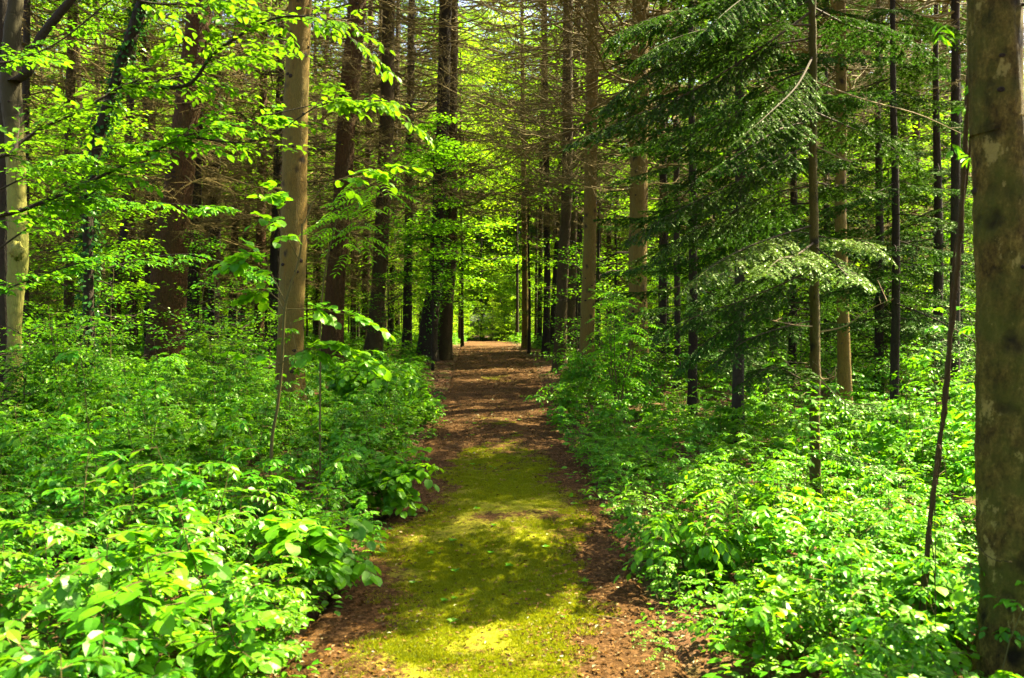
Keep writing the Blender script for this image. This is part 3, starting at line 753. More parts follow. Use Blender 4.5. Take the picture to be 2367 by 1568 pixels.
# ---- explicit trunks: (kind, label, depth, [(x, y, width) in photo px], bark, total height, dead branch set, lift, crown)
TREES = [
 ('spruce_tree', 'thick reddish-brown leaning spruce with rough bark, widest trunk left of the path', 19.5, [(380, 820, 84), (395, 600, 78), (415, 400, 62), (447, 150, 56), (462, 0, 54)], B_RED, 24, 0, 1.5, 1, 9),
 ('spruce_tree', 'dark trunk standing just behind the thick reddish spruce, on its right', 24, [(440, 790, 34), (447, 600, 32), (452, 400, 30)], B_DARK, 22, 1, .5, 0, 0),
 ('spruce_tree', 'slim dark trunk standing just left of the thick reddish spruce', 26, [(346, 770, 15), (346, 500, 15), (343, 350, 14)], B_DARK, 18, None, 0, 0, 0),
 ('spruce_tree', 'straight black-brown trunk between thick reddish spruce and tall tan trunk', 26, [(492, 775, 27), (496, 600, 26), (501, 300, 22)], B_DARK, 22, 2, 0, 1, 0),
 ('spruce_tree', 'left one of two slim dark trunks side by side behind the undergrowth', 30, [(535, 770, 18), (541, 600, 17), (552, 350, 15)], B_DARK, 22, 3, 0, 0, 0),
 ('spruce_tree', 'right one of two slim dark trunks side by side behind the undergrowth', 31, [(557, 770, 17), (566, 600, 15), (580, 350, 14)], B_DARK, 22, 4, 0, 0, 0),
 ('spruce_tree', 'reddish trunk lit on its side just left of the tall tan trunk', 28, [(597, 785, 24), (601, 600, 22), (606, 350, 19)], B_RED, 22, 0, 0, 1, 0),
 ('spruce_tree', 'dark trunk half hidden behind left edge of the tall tan trunk', 25, [(632, 785, 26), (636, 600, 24), (643, 350, 20)], B_DARK, 22, 1, 0, 0, 0),
 ('spruce_tree', 'tall smooth grey-tan spruce trunk with dark knots rising left of the path', 12.5, [(668, 960, 62), (672, 780, 60), (679, 500, 58), (683, 300, 56), (697, 0, 52)], B_TAN, 23, 2, 4.2, 1, 16),
 ('spruce_tree', 'red-brown spruce leaning right, first beyond the tall tan trunk', 22, [(768, 800, 52), (772, 700, 46), (788, 500, 42), (800, 300, 42), (822, 50, 42)], B_RED, 24, 3, 1.2, 1, 7),
 ('spruce_tree', 'brown spruce leaning right with dead branches arching towards the path', 23, [(862, 800, 40), (868, 740, 35), (877, 600, 34), (892, 300, 34), (898, 30, 28)], B_SPRUCE, 24, 4, .4, 1, 5),
 ('spruce_tree', 'thin brown trunk seen in the gap right of the tall tan trunk', 34, [(733, 775, 13), (737, 600, 12), (745, 400, 12)], B_SPRUCE, 22, 0, 0, 0, 0),
 ('spruce_tree', 'thin brown trunk just right of the red-brown leaning spruce', 34, [(816, 780, 13), (820, 600, 13), (826, 350, 12)], B_SPRUCE, 22, 1, 0, 0, 0),
 ('spruce_tree', 'narrow trunk touching the left edge of the brown leaning spruce', 31, [(843, 780, 18), (847, 600, 17), (851, 400, 15)], B_SPRUCE, 22, 2, 0, 0, 0),
 ('spruce_tree', 'narrow dark trunk just right of the brown leaning spruce', 32, [(902, 790, 14), (906, 650, 13), (912, 400, 12)], B_DARK, 22, 3, 0, 0, 0),
 ('spruce_tree', 'short-looking dark trunk under green maple leaves left of the path', 28, [(940, 812, 22), (942, 650, 20), (947, 350, 19)], B_DARK, 22, 4, 0, 1, 0),
 ('spruce_tree', 'dark leaf-clad trunk leaning right at the left edge of the path', 24, [(985, 842, 46), (993, 740, 40), (1008, 600, 34), (1022, 300, 30), (1030, 0, 28)], B_DARK, 24, 0, .4, 1, 3),
 ('spruce_tree', 'upright dark brown trunk nearest the left edge of the far path', 25, [(1024, 834, 34), (1031, 700, 32), (1040, 550, 30), (1043, 200, 28), (1045, 0, 26)], B_SPRUCE, 24, 1, 0, 1, 4),
 ('spruce_tree', 'slim sunlit brown trunk right of the far end of the path', 33, [(1214, 806, 15), (1212, 650, 14), (1210, 450, 13)], B_TAN, 20, None, 0, 0, 0),
 ('spruce_tree', 'very thin dark trunk right of the far path, leftmost of the dark cluster', 33, [(1246, 802, 11), (1248, 600, 10), (1250, 400, 10)], B_DARK, 20, None, 0, 0, 0),
 ('spruce_tree', 'dark trunk at the right edge of the far path in the thin trunk cluster', 26, [(1261, 834, 17), (1264, 650, 15), (1262, 400, 14), (1258, 100, 13)], B_DARK, 22, 2, 1.2, 1, 0),
 ('spruce_tree', 'thin dark trunk leaning right inside the cluster right of the far path', 27, [(1273, 822, 12), (1282, 650, 11), (1292, 450, 10)], B_DARK, 20, None, 0, 0, 0),
 ('spruce_tree', 'brown spruce trunk leaning slightly right beside the path, left of the yellow-lit trunk', 20.5, [(1291, 864, 29), (1300, 650, 26), (1311, 400, 25), (1312, 0, 23)], B_SPRUCE, 24, 3, .8, 1, 5),
 ('spruce_tree', 'brown trunk filling the gap left of the yellow-lit trunk', 23, [(1315, 850, 21), (1322, 650, 20), (1330, 300, 19)], B_SPRUCE, 23, 4, .5, 0, 0),
 ('spruce_tree', 'near black trunk right behind the yellow-lit trunk', 25, [(1331, 836, 17), (1336, 650, 16), (1343, 400, 15)], B_DARK, 22, 0, .5, 1, 0),
 ('spruce_tree', 'yellow-lit spruce trunk with stubby dead twigs at the right of the path', 16.7, [(1355, 900, 36), (1359, 700, 32), (1364, 500, 30), (1367, 300, 28), (1372, 0, 27)], B_TAN, 24, 1, 1.8, 1, 14),
 ('spruce_tree', 'thin brown trunk just right of the yellow-lit trunk', 30, [(1381, 785, 12), (1383, 600, 12), (1386, 400, 11)], B_SPRUCE, 22, 2, 0, 0, 0),
 ('spruce_tree', 'thin dark trunk midway between the yellow-lit trunk and broad tan trunk', 32, [(1407, 785, 12), (1408, 600, 11), (1410, 350, 11)], B_DARK, 22, 3, 0, 1, 0),
 ('spruce_tree', 'broad tan trunk behind the dark fir boughs right of the path', 14.5, [(1478, 950, 46), (1474, 700, 43), (1474, 450, 41), (1478, 0, 38)], B_TAN, 23, 2, 1.9, 1, 8),
 ('spruce_tree', 'slim pale trunk directly behind the young fir stem', 11.8, [(1952, 985, 30), (1949, 700, 27), (1946, 450, 25), (1944, 0, 22)], B_TAN, 20, 4, 2.6, 0, 7),
 ('spruce_tree', 'thin dark trunk between the young fir stem and pale trunk behind it', 19, [(1914, 890, 15), (1912, 700, 14), (1908, 300, 12)], B_DARK, 19, 3, .6, 1, 0),
 ('spruce_tree', 'rusty red trunk standing deep in the shade left of the big right trunk', 22, [(2103, 840, 23), (2106, 700, 21), (2112, 450, 18)], B_RED, 22, 0, .5, 1, 0),
 ('spruce_tree', 'thin dark trunk left of the rusty red trunk', 27, [(2082, 800, 11), (2084, 650, 11), (2088, 400, 10)], B_DARK, 20, 1, .5, 0, 0),
 ('spruce_tree', 'thin dark trunk in the deep shade between pale trunk and rusty trunk', 26, [(2000, 835, 11), (1999, 650, 11), (1996, 400, 10)], B_DARK, 20, 2, .5, 0, 0),
 ('spruce_tree', 'dark trunk partly hidden by the hanging vine', 11.5, [(2204, 985, 26), (2206, 700, 22), (2208, 300, 20), (2206, 0, 18)], B_DARK, 21, 3, 2.8, 1, 4),
 ('spruce_tree', 'dark trunk low behind the drooping fir boughs', 15.5, [(1567, 905, 14), (1566, 700, 14), (1562, 300, 13)], B_DARK, 19, 4, 1.2, 0, 0),
 ('spruce_tree', 'dark trunk at far left beside the pale beech', 21, [(58, 800, 18), (56, 600, 17), (60, 300, 16)], B_DARK, 20, 0, .5, 1, 0),
 ('spruce_tree', 'dark trunk standing directly behind and left of the pale beech', 12.5, [(14, 850, 40), (14, 500, 40), (10, 100, 38)], B_DARK, 20, None, 0, 0, 0),
 ('spruce_tree', 'brown trunk in upper left behind the beech branches', 23, [(158, 790, 22), (158, 400, 21), (166, 100, 20), (170, 0, 20)], B_SPRUCE, 22, 1, 0, 1, 0),
 ('spruce_tree', 'thin brown trunk lit on one side left of the slim dark trunk', 25, [(306, 760, 15), (305, 600, 14), (303, 300, 13)], B_SPRUCE, 22, 2, 0, 0, 0),
 ('oak_tree', 'dark trunk leaning right, left one of the crossing pair', 22, [(240, 775, 18), (256, 680, 20), (272, 600, 18), (292, 510, 15), (300, 350, 13)], B_DARK, 17, None, 0, 0, 0),
 ('oak_tree', 'dark upright trunk crossing behind the leaning one', 23, [(266, 775, 19), (272, 650, 18), (286, 500, 16), (296, 300, 14)], B_RED, 18, None, 0, 0, 0),
 ('oak_tree', 'slim dark crooked trunk clad in ivy leaning to the upper right', 13.5, [(206, 800, 24), (206, 650, 22), (207, 480, 22), (228, 330, 25), (282, 160, 24), (338, 0, 30)], B_DARK, 11, None, 0, 0, 0),
]
def put_trunk(spec, idx):
    kind, label, Y, px, bark, H, db, lift, crown, knots = spec
    P3 = np.array([P(a, b, Y) for a, b, _ in px]); rad = np.array([wd / F * Y / 2 for _, _, wd in px])
    x0 = P3[0, 0] - (P3[1, 0] - P3[0, 0]) / (P3[1, 2] - P3[0, 2]) * (P3[0, 2] - G(P3[0, 0], Y))
    base = np.array([x0, Y, float(G(x0, Y)) - .05])
    top = P3[-1]; sl = (P3[-1, 0] - P3[-2, 0]) / (P3[-1, 2] - P3[-2, 2])
    zt = base[2] + H
    dz = zt - top[2]
    ext = [[top[0] + sl * dz * .35, Y, top[2] + dz * .4], [top[0] + sl * dz * .55, Y, top[2] + dz * .75], [top[0] + sl * dz * .6, Y, zt]]
    ctrl = np.vstack([[base], [p for p in P3 if p[2] > base[2] + .25], ext])
    rr = np.concatenate([[rad[0] * 1.05], [r for p, r in zip(P3, rad) if p[2] > base[2] + .25], [rad[-1] * .72, rad[-1] * .35, .015]])
    e = thing(kind, tuple(base), label, 'tree')
    near = Y < 17
    link('trunk', trunk_mesh(ctrl - base, rr, [bark, B_KNOT], 28 if near else 16, .06 if near else .14, .3, .06, knots, (.6, 1.6 + .4 * Y)), e)
    def at(h):
        c = ctrl - base
        return np.array([np.interp(h, c[:, 2], c[:, 0]), np.interp(h, c[:, 2], c[:, 1]), h])
    if db is not None:
        if idx in (15, 16, 17, 20, 22, 23, 24): lift = max(lift, 1.9)
        a, b = at(2 + lift), at(9 + lift)
        qn = rot_to(b - a) @ Euler((0, 0, idx * 1.7)).to_quaternion()
        o = link('dead_branches', DB[db], e, tuple(at(lift + .2)))
        o.rotation_euler = qn.to_euler()
        if idx in (9, 10, 15, 16, 17, 20, 22, 25): o.scale = (.88, .88, 1.0)
    if crown and idx in (0, 4, 10, 16, 27, 31, 34):
        o = link('crown', CRN[idx % 3], e, tuple(at(H - 11.8))); o.rotation_euler = (0, 0, idx * 2.1)
        s_ = U(.85, 1.15); o.scale = (s_, s_, 1)
    return e, at, rad
EX = []
for i, sp in enumerate(TREES): EX.append(put_trunk(sp, i))
def ivy(e, at, r, h0, h1, n, mat=M_IVY, leaf=.07, out=.06):
    mb = MB(); h = U(h0, h1, n); a = U(0, 6.28, n); c = np.stack([at(q) for q in h])
    rr = r + U(0, out, n) * R.random(n) + .01
    p = c + np.stack([rr * np.cos(a), rr * np.sin(a), 0 * a], -1)
    d = np.stack([np.cos(a) * .6, np.sin(a) * .6, U(-1, .2, n)], -1) + jit(n, .4)
    nr = np.stack([np.cos(a), np.sin(a), 0 * a + .6], -1) + jit(n, .35)
    ls = leaf * U(.6, 1.3, n)
    leaves(mb, p, d, nr, ls, ls * .9, 'lo', 0)
    link('ivy', mb.mesh('ivy', [mat]), e)
ivy(*EX[-1][:2], EX[-1][2][0], .3, 9.5, 2400, out=.16)
ivy(*EX[16][:2], EX[16][2][1], .2, 6, 1100, mat=M_UNDER, out=.12, leaf=.06)
# leafy heads for the broadleaved ones
for j, (e, at, r) in enumerate(EX[-3:]):
    o = link('crown', UND[j], e, tuple(at(7.0))); o.rotation_euler = (0, 0, j)

# ---- pale beech at far left, forked
def beech_left():
    Y = 11.0
    px = [(32, 870, 34), (34, 760, 30), (36, 680, 36), (42, 590, 42), (38, 480, 40), (32, 330, 42), (22, 200, 42), (28, 60, 36), (34, -40, 32)]
    P3 = np.array([P(a, b, Y) for a, b, _ in px]); rad = np.array([q[2] / F * Y / 2 for q in px])
    base = np.array([P3[0, 0], Y, float(G(P3[0, 0], Y)) - .05])
    e = thing('beech_tree', tuple(base), 'pale yellow-green beech trunk with a burr and dark upper fork at the left edge', 'tree')
    ctrl = np.vstack([[base], P3, [P3[-1] + [.1, 0, 3], P3[-1] + [.3, 0, 7]]]) - base
    rr = np.concatenate([[rad[0] * 1.1], rad, [.07, .02]])
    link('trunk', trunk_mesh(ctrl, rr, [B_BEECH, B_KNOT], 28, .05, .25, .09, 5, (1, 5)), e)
    b = P(40, 582, Y) - base + np.array([.07, -.12, 0])
    mb = MB(); th = np.linspace(0, np.pi, 8); ph = np.linspace(0, 2 * np.pi, 14, endpoint=False)
    T_, H_ = np.meshgrid(th, ph, indexing='ij'); rb = .085 * (1 + .25 * np.sin(T_ * 5 + H_ * 3) + R.normal(0, .05, T_.shape))
    V = np.stack([rb * np.sin(T_) * np.cos(H_), rb * np.sin(T_) * np.sin(H_), rb * 1.25 * np.cos(T_)], -1) + b
    i = np.arange(8 * 14).reshape(8, 14); jn = np.roll(i, -1, 1)
    mb.add(V, np.stack([i[:-1], jn[:-1], jn[1:], i[1:]], -1).reshape(-1, 4), 0, .5, True)
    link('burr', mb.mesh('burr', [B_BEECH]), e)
    lp = [(36, 190, 30), (66, 165, 26), (92, 95, 22), (130, 45, 22), (172, -5, 20), (230, -70, 16)]
    L3 = np.array([P(a, c, Y - .1) for a, c, _ in lp]) - base
    link('limb', trunk_mesh(L3, [q[2] / F * Y / 2 for q in lp], [B_DARK, B_KNOT], 14, .06, 0, .08, 0, name='limb'), e)
    for k, (px_, r0) in enumerate([([(60, 150, 0), (0, 205, 0)], 6), ([(30, 330, 0), (90, 350, 0), (190, 300, 0)], 4)]):
        pass
    o = link('crown', UND[2], e, (0.1, 0, 6.0)); o.scale = (1, 1, .9)
beech_left()

# ---- big trunk at the right edge, very close
def big_right():
    Y = 3.45
    px = [(2360, 1640, 175), (2350, 1400, 152), (2338, 1200, 142), (2330, 900, 130), (2318, 600, 120), (2310, 300, 114), (2302, 0, 110)]
    P3 = np.array([P(a, b, Y) for a, b, _ in px]); rad = np.array([q[2] / F * Y / 2 for q in px])
    base = np.array([P3[0, 0], Y, float(G(P3[0, 0], Y)) - .03])
    e = thing('spruce_tree', tuple(base), 'big olive-brown trunk with dark knots filling the right edge, nearest of all', 'tree')
    ctrl = np.vstack([[base], P3[1:], [[P3[-1, 0] - .1, Y, 8], [P3[-1, 0] - .2, Y, 15], [P3[-1, 0] - .2, Y, 21]]]) - base
    rr = np.concatenate([[rad[0] * 1.05], rad[1:], [.09, .06, .02]])
    link('trunk', trunk_mesh(ctrl, rr, [rough_bark('rough_olive_bark'), B_KNOT], 56, .02 * 1.0, .18, .07, 9, (.1, 2.9), faceang=-2.1), e)
    link('dead_branches', DB[3], e, (0, 0, 2.2)); link('crown', CRN[1], e, (-.15, 0, 10))
big_right()

# ---- random trees behind
def clear_corridor(x, y, c=1.7):
    if -.056 < x / y < .022 and y < 74: return False
    return abs(x - float(PC(y))) > c + float(PW(y))
placed = [(float(e.location.x), float(e.location.y)) for e, _, _ in EX]
def glade(x, y):
    sa, ca = math.sin(SUN_AZ), math.cos(SUN_AZ)
    u = (x + 1.5) * sa + (y - 50) * ca; v = (x + 1.5) * ca - (y - 50) * sa
    return -4.5 < u < 26 and -21 < v < 12
def free(x, y, d): return all((x - a) ** 2 + (y - b) ** 2 > d * d for a, b in placed)
STEMS = [stem_mesh(22, .16, B_DARK, .012, 10), stem_mesh(23, .19, B_SPRUCE, .012, 10), stem_mesh(21, .13, B_SPRUCE, .015, 8)]
n_s = 0
for tries in range(4000):
    if n_s >= 60: break
    y = U(24, 62); x = U(-.62, .62) * y
    if y < 31 and abs(x) < 9 and x < 0: continue
    if glade(x, y) or not clear_corridor(x, y, 2.0 + max(0, (y - 40) * .04)) or not free(x, y, 1.5): continue
    placed.append((x, y)); k = n_s % 3
    s_ = 'left' if x < PC(y) else 'right'
    dist = 'middle distance' if y < 38 else 'far distance'
    e = thing('spruce_tree', (x, y, float(G(x, y)) - .05), 'slender bare-stemmed spruce among many on the %s of the path in the %s' % (s_, dist), 'tree', 'spruces %s of the path, %s' % (s_, dist), (R.normal(0, .02), R.normal(.02, .03), U(0, 6)))
    link('trunk', STEMS[k], e)
    if n_s % 2: link('dead_branches', DBF[n_s % 2] if y > 32 else DB[n_s % 5], e, (0, 0, .3), (0, 0, U(0, 6)))
    if y < 34 and R.random() < .35: link('crown', CRN[k], e, (0, 0, 10.5), (0, 0, U(0, 6)))
    n_s += 1
# understory broadleaves
US = [stem_mesh(h, .05, B_DARK, .03) for h in UNDH]
n_u = 0
for tries in range(4000):
    if n_u >= 110: break
    y = U(15, 56); x = U(-.62, .62) * y
    if not clear_corridor(x, y, 1.1) or not free(x, y, 1.1): continue
    if x < 0 and (y < 29 and x > -.47 * y): continue
    if x > 0 and y < 19: continue
    if glade(x, y): continue
    placed.append((x, y)); k = n_u % 3; s_ = 'left' if x < PC(y) else 'right'
    sc_ = U(.75, 1.15)
    dist = 'nearer' if y < 32 else 'farther'
    e = thing('understory_tree', (x, y, float(G(x, y)) - .02), 'leafy green understory tree among the %s trunks %s of the path' % (dist, s_), 'tree', 'understory trees %s of the path, %s rows' % (s_, dist), (0, 0, U(0, 6)))
    e.scale = (sc_,) * 3
    link('trunk', US[k], e); link('crown', UND[k], e); n_u += 1
for k in range(34):
    y = U(22, 48); sd = -1 if R.random() < .62 else 1
    x = float(PC(y)) + sd * U(1.8, .5 * y)
    if glade(x, y) or not free(x, y, .7) or abs(x) > .58 * y: continue
    placed.append((x, y)); sc_ = U(1.1, 1.5); lift = U(1.5, 4.5); j = k % 3
    e = thing('beech_tree', (x, y, float(G(x, y)) - .03), 'slender beech with a high airy leafy crown among the trunks %s of the path' % ('left' if sd < 0 else 'right'), 'tree', 'high-crowned beeches %s of the path' % ('left' if sd < 0 else 'right'), (0, 0, U(0, 6)))
    o = link('trunk', US[j], e); o.scale = (sc_, sc_, sc_ + lift / UNDH[j])
    link('crown', UND[j], e, (0, 0, lift), None, sc_)
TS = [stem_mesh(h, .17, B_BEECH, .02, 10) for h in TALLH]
n_t = 0
for tries in range(6000):
    if n_t >= 110: break
    y = U(38, 92); x = U(-.62, .62) * y
    if glade(x, y) or (-.05 < x / y < .015 and y < 74): continue
    if not free(x, y, 2.4): continue
    placed.append((x, y)); k = n_t % 3; s_ = 'left' if x < -2 else 'right'
    sc_ = U(.85, 1.15) * np.interp(y, [45, 75], [.9, 1.35])
    e = thing('broadleaf_tree', (x, y, float(G(x, y)) - .05), 'tall sunlit broadleaf tree in the bright background %s of the glade' % s_, 'tree', 'tall background trees, %s' % s_, (0, 0, U(0, 6)))
    e.scale = (sc_,) * 3
    link('trunk', TS[k], e); link('crown', TALL[k], e); n_t += 1
for k in range(16):
    y = U(76, 90); x = float(PC(y)) + (k - 7.5) * 1.5 + U(-.5, .5)
    j = 1 + k % 2; e = thing('broadleaf_tree', (x, y, float(G(x, y)) - .05), 'tall sunlit broadleaf tree in the bright background straight beyond the glade', 'tree', 'tall background trees, beyond the glade', (0, 0, U(0, 6)))
    e.scale = (U(.9, 1.1), U(.9, 1.1), U(1.15, 1.5)); link('trunk', TS[j], e); link('crown', TALLG[j], e)
# far wood as one mass
fx, fy = [], []
for r_ in range(300):
    y = U(88, 150); x = U(-.7, .7) * y
    fx.append(x); fy.append(y)
fx, fy = np.array(fx), np.array(fy); fk = np.abs(fx / fy + .02) > .010; fx, fy = fx[fk], fy[fk]; nf = len(fx)
fi = R.integers(0, 3, nf); fz = G(fx, fy)
gy = U(52, 118, 620); gx = U(-.66, .66, 620) * gy; gk = (gy > 64) | (np.abs(gx - PC(gy)) > 3); gx, gy = gx[gk], gy[gk]; ng = len(gx)
fx, fy = np.concatenate([fx, gx]), np.concatenate([fy, gy]); fz = np.concatenate([fz, G(gx, gy) - 1.6]); fi = np.concatenate([fi, R.integers(3, 6, ng)])
stuff('far_woods', 'far off green wood closing the view behind the trunks', np.stack([fx, fy, fz], -1), np.stack([0 * fx, 0 * fx, U(0, 6.28, nf + ng)], -1), U(1.0, 1.4, nf + ng), fi, TALL + UND)
# canopy trees outside the frame to the right and behind: unseen, added to cast the dappled shade
for (x, y) in [(12.5, 3.0), (6.5, 1.5)]:
    e = thing('spruce_tree', (x, y, float(G(x, y)) - .05), 'unseen spruce added outside the right edge of view to shade the path', 'tree', 'added spruces beyond the right edge', (0, 0, U(0, 6)))
    link('trunk', STEMS[1], e); link('crown', CRN[int(y) % 3], e, (0, 0, 11)); link('dead_branches', DB[int(x) % 5], e, (0, 0, 1.5))

# ------------------------------------------------------------------ leafy saplings and bushes in the middle distance
SS = [stem_mesh(h, .012, B_STEM, .05, 5) for h in SAPH]
n_b = 0
for tries in range(3000):
    if n_b >= 130: break
    y = U(9.5, 30); x = U(-.60, .60) * y
    if abs(x - PC(y)) - PW(y) < (.9 if y > 14 else 1.6) or not free(x, y, .55): continue
    if x > 0 and y < 14 and R.random() < .6: continue
    if x < 0 and x > -.46 * y and R.random() < .85: continue
    if y < 13 and R.random() < .6: continue
    placed.append((x, y)); k = int(R.integers(0, 4)) if y > 15 else int(R.integers(0, 2)); s_ = 'left' if x < PC(y) else 'right'
    e = thing('sapling', (x, y, float(G(x, y)) - .02), 'leafy green sapling rising above the undergrowth %s of the path' % s_, 'sapling', 'leafy saplings %s of the path' % s_, (R.normal(0, .08), R.normal(0, .08), U(0, 6)))
    sc_ = U(.75, 1.1) * (.8 if y < 14 else 1); e.scale = (sc_,) * 3
    link('stem', SS[k], e); link('foliage', SAP[k], e); n_b += 1

def bush(name, label, cat, x, y, h, wid, nst, kind, leaf, n_spray=10, mat=M_UNDER, droop=.4):
    base = np.array([x, y, float(G(x, y)) - .02]); a = MB(); b = MB()
    for s in range(nst):
        az = s * 2.4 + U(-.4, .4); rr = wid * U(.3, .8); hh = h * U(.7, 1)
        t = np.linspace(0, 1, 7)
        p = np.stack([rr * t ** 1.4 * math.cos(az), rr * t ** 1.4 * math.sin(az), hh * t], -1)
        p[1:, :2] += R.normal(0, .012, (6, 2))
        v, q = tubes(p[None], (np.linspace(1, .3, 7) * .004 * (1 + h))[None], 4); b.add(v, q)
        tz = U(.3, 1, n_spray); tz[0] = 1
        P0 = np.stack([np.interp(tz, t, p[:, k]) for k in range(3)], -1)
        aa = U(0, 6.28, n_spray); D = np.stack([np.cos(aa), np.sin(aa), U(-.05, .5, n_spray)], -1)
        if kind == 'pin':
            pinnate(a, b, P0, D, U(.2, .34, n_spray), leaf)
        else:
            sprays(a, b, P0, D, U(.18, .42, n_spray) * (wid / .5) ** .5, 7, leaf, .64 if kind == 'ov' else .8, kind, droop)
    e = thing(name, tuple(base), label, cat)
    link('foliage', a.mesh('foliage', [mat]), e); link('stems', b.mesh('stems', [B_STEM]), e)
    return e
def pinnate(a, b, P0, D, Ln, leaf, np_=6, wr=.42):
    N = len(P0); tt = np.linspace(0, 1, 6); D = unit(D)
    pp = P0[:, None] + D[:, None] * (tt[None, :, None] * Ln[:, None, None]); pp[..., 2] -= .5 * Ln[:, None] * tt ** 2
    v, q = tubes(pp, np.full((N, 6), .0013), 3); b.add(v, q)
    tl = np.repeat(np.linspace(.28, .95, np_), 2); s = np.tile([1., -1.], np_); K = len(tl)
    idx = tl * 5; i0 = np.minimum(idx.astype(int), 4); f = (idx - i0)[None, :, None]
    pos = pp[:, i0] * (1 - f) + pp[:, i0 + 1] * f
    dd = rotz(np.repeat(D[:, None], K, 1), np.broadcast_to(s * 1.15, (N, K))); dd[..., 2] = -.3
    pos = np.concatenate([pos, pp[:, -1:]], 1); dd = np.concatenate([dd, (D - [0, 0, .5])[:, None]], 1)
    m = N * (K + 1); ls = leaf * U(.8, 1.15, m)
    leaves(a, pos.reshape(-1, 3), dd.reshape(-1, 3), np.array([0, 0, 1.]) + jit(m, .18), ls, ls * wr, 'ov', 0, np.clip(np.repeat(U(.3, .9, N), K + 1) + R.normal(0, .1, m), 0, 1))

def xy(xd, Y): return (xd - CX) / F * Y
bush('shrub', 'bright leafy shrub at the foot of the yellow-lit trunk right of the path', 'shrub', xy(1425, 11.0), 11.0, 1.75, .55, 9, 'pin', .065, 14, M_HAZEL)
bush('shrub', 'oval-leaved green shrub against the base of the broad tan trunk', 'shrub', xy(1490, 12.6), 12.6, 1.2, .6, 7, 'ov', .06, 12)
bush('shrub', 'low green shrub at the foot of the brown spruces right of the path', 'shrub', xy(1345, 14.6), 14.6, .9, .6, 7, 'ov', .06, 10)
bush('shrub', 'small bright shrub low at the right edge of the path before the yellow-lit trunk', 'shrub', xy(1300, 12.2), 12.2, .55, .5, 6, 'ov', .055, 8)
bush('shrub', 'glossy yellow-green shrub with paired leaflets left of the young fir stem', 'shrub', xy(1770, 4.9), 4.9, .62, .34, 5, 'pin', .06, 9, M_HAZEL)
bush('shrub', 'sunlit shrub with paired leaflets right behind the young fir foot', 'shrub', xy(1960, 5.0), 5.0, .48, .34, 4, 'pin', .05, 8, M_HAZEL)
bush('shrub', 'hanging-leaved bright shrub left of the glossy yellow-green shrub', 'shrub', xy(1600, 4.9), 4.9, .45, .32, 5, 'ov', .07, 7, M_HAZEL, .9)
bush('shrub', 'broad-leaved hazel shrub at the left edge of the near path', 'shrub', xy(730, 4.7), 4.7, .50, .30, 5, 'ro', .08, 6, M_HAZEL, .35)
bush('shrub', 'hazel shrub leaning over the left path edge beyond the mossy patch', 'shrub', xy(900, 6.6), 6.6, .55, .36, 6, 'ro', .072, 7, M_HAZEL, .35)
bush('shrub', 'bluish green shrub in the bottom right corner beside the big trunk', 'shrub', xy(2210, 3.9), 3.9, .35, .3, 4, 'ro', .07, 6, M_UNDER)
bush('shrub', 'leafy sapling spreading flat sprays in front of the thick reddish trunk', 'sapling', xy(500, 13), 13, 1.3, .8, 4, 'ov', .065, 16, M_BEECH, .25)
bush('shrub', 'leafy hazel sapling beneath the red-brown leaning spruce left of the path', 'sapling', xy(850, 12), 12, 1.0, .7, 7, 'ro', .10, 10, M_HAZEL, .5)
bush('shrub', 'dense green bush in the shaded clearing left of the rusty red trunk', 'shrub', xy(2130, 13), 13, .9, .9, 8, 'ov', .06, 14, M_UNDER, .4)
bush('shrub', 'young sapling at far left between the pale beech and the crossing trunks', 'sapling', xy(140, 10), 10, 1.5, .8, 6, 'ov', .07, 14, M_UNDER, .3)
for xd, Y, sc_, lift, j, lab in ((1238, 38, 1.5, 3.5, 0, 'light green tree arching over the far path from the right'), (1068, 36, 1.4, 4.0, 1, 'light green tree arching over the far path from the left'),
                                (1290, 31, 1.3, 5.0, 2, 'leafy tree high behind the dark trunk cluster right of the far path'), (1062, 44, 1.7, 7.5, 0, 'leafy crown high above the middle of the far path'), (1195, 47, 1.8, 8.0, 1, 'high leafy crown right above the far opening of the path'),
                                (1112, 68, 1.7, 2.5, 2, 'left of two pale green trees rising behind the far clearing below the sky gap'), (1158, 72, 1.8, 2.0, 2, 'right of two pale green trees rising behind the far clearing below the sky gap')):
    x = xy(xd, Y); e = thing('broadleaf_tree', (x, Y, float(G(x, Y)) - .03), lab, 'tree', None, (0, 0, xd))
    o = link('trunk', US[j], e); o.scale = (sc_, sc_, sc_ + lift / UNDH[j]); link('crown', UNDG[j], e, (0, 0, lift), None, sc_)
# maple in front of the dark trunks left of the far path
rs = np.random.default_rng(77)
mp = limbs_and_leaves(rs, 1.7, 6.0, 40, lambda z: .65 + .65 * np.sin((z - 1) / 5.2 * 3.14), 12, 17, .26, .085, (.0, .5), M_HAZEL)
e = thing('maple_tree', (xy(1000, 21), 21, float(G(-2, 21))), 'light green young maple in front of the two dark trunks left of the far path', 'tree')
link('trunk', stem_mesh(5.6, .035, B_DARK, .03), e); link('crown', mp, e)
rs = np.random.default_rng(78)
for k in range(22):
    Y = 44 + 1.2 * k + rs.uniform(0, 1); x = float(PC(Y)) + (rs.choice([-1, 1]) * rs.uniform(2.2, 6.5) if Y < 56 else rs.uniform(-6, 7)); j = k % 3
    e = thing('understory_tree', (x, Y, float(G(x, Y)) - .05), 'lime green sunlit tree closing the bright far end of the path', 'tree', 'sunlit trees at the far end of the path', (0, 0, rs.uniform(0, 6)))
    sc_ = rs.uniform(.55, 1.0); e.scale = (sc_,) * 3
    link('trunk', US[j], e); link('crown', UNDG[j], e, (0, 0, -1.1))


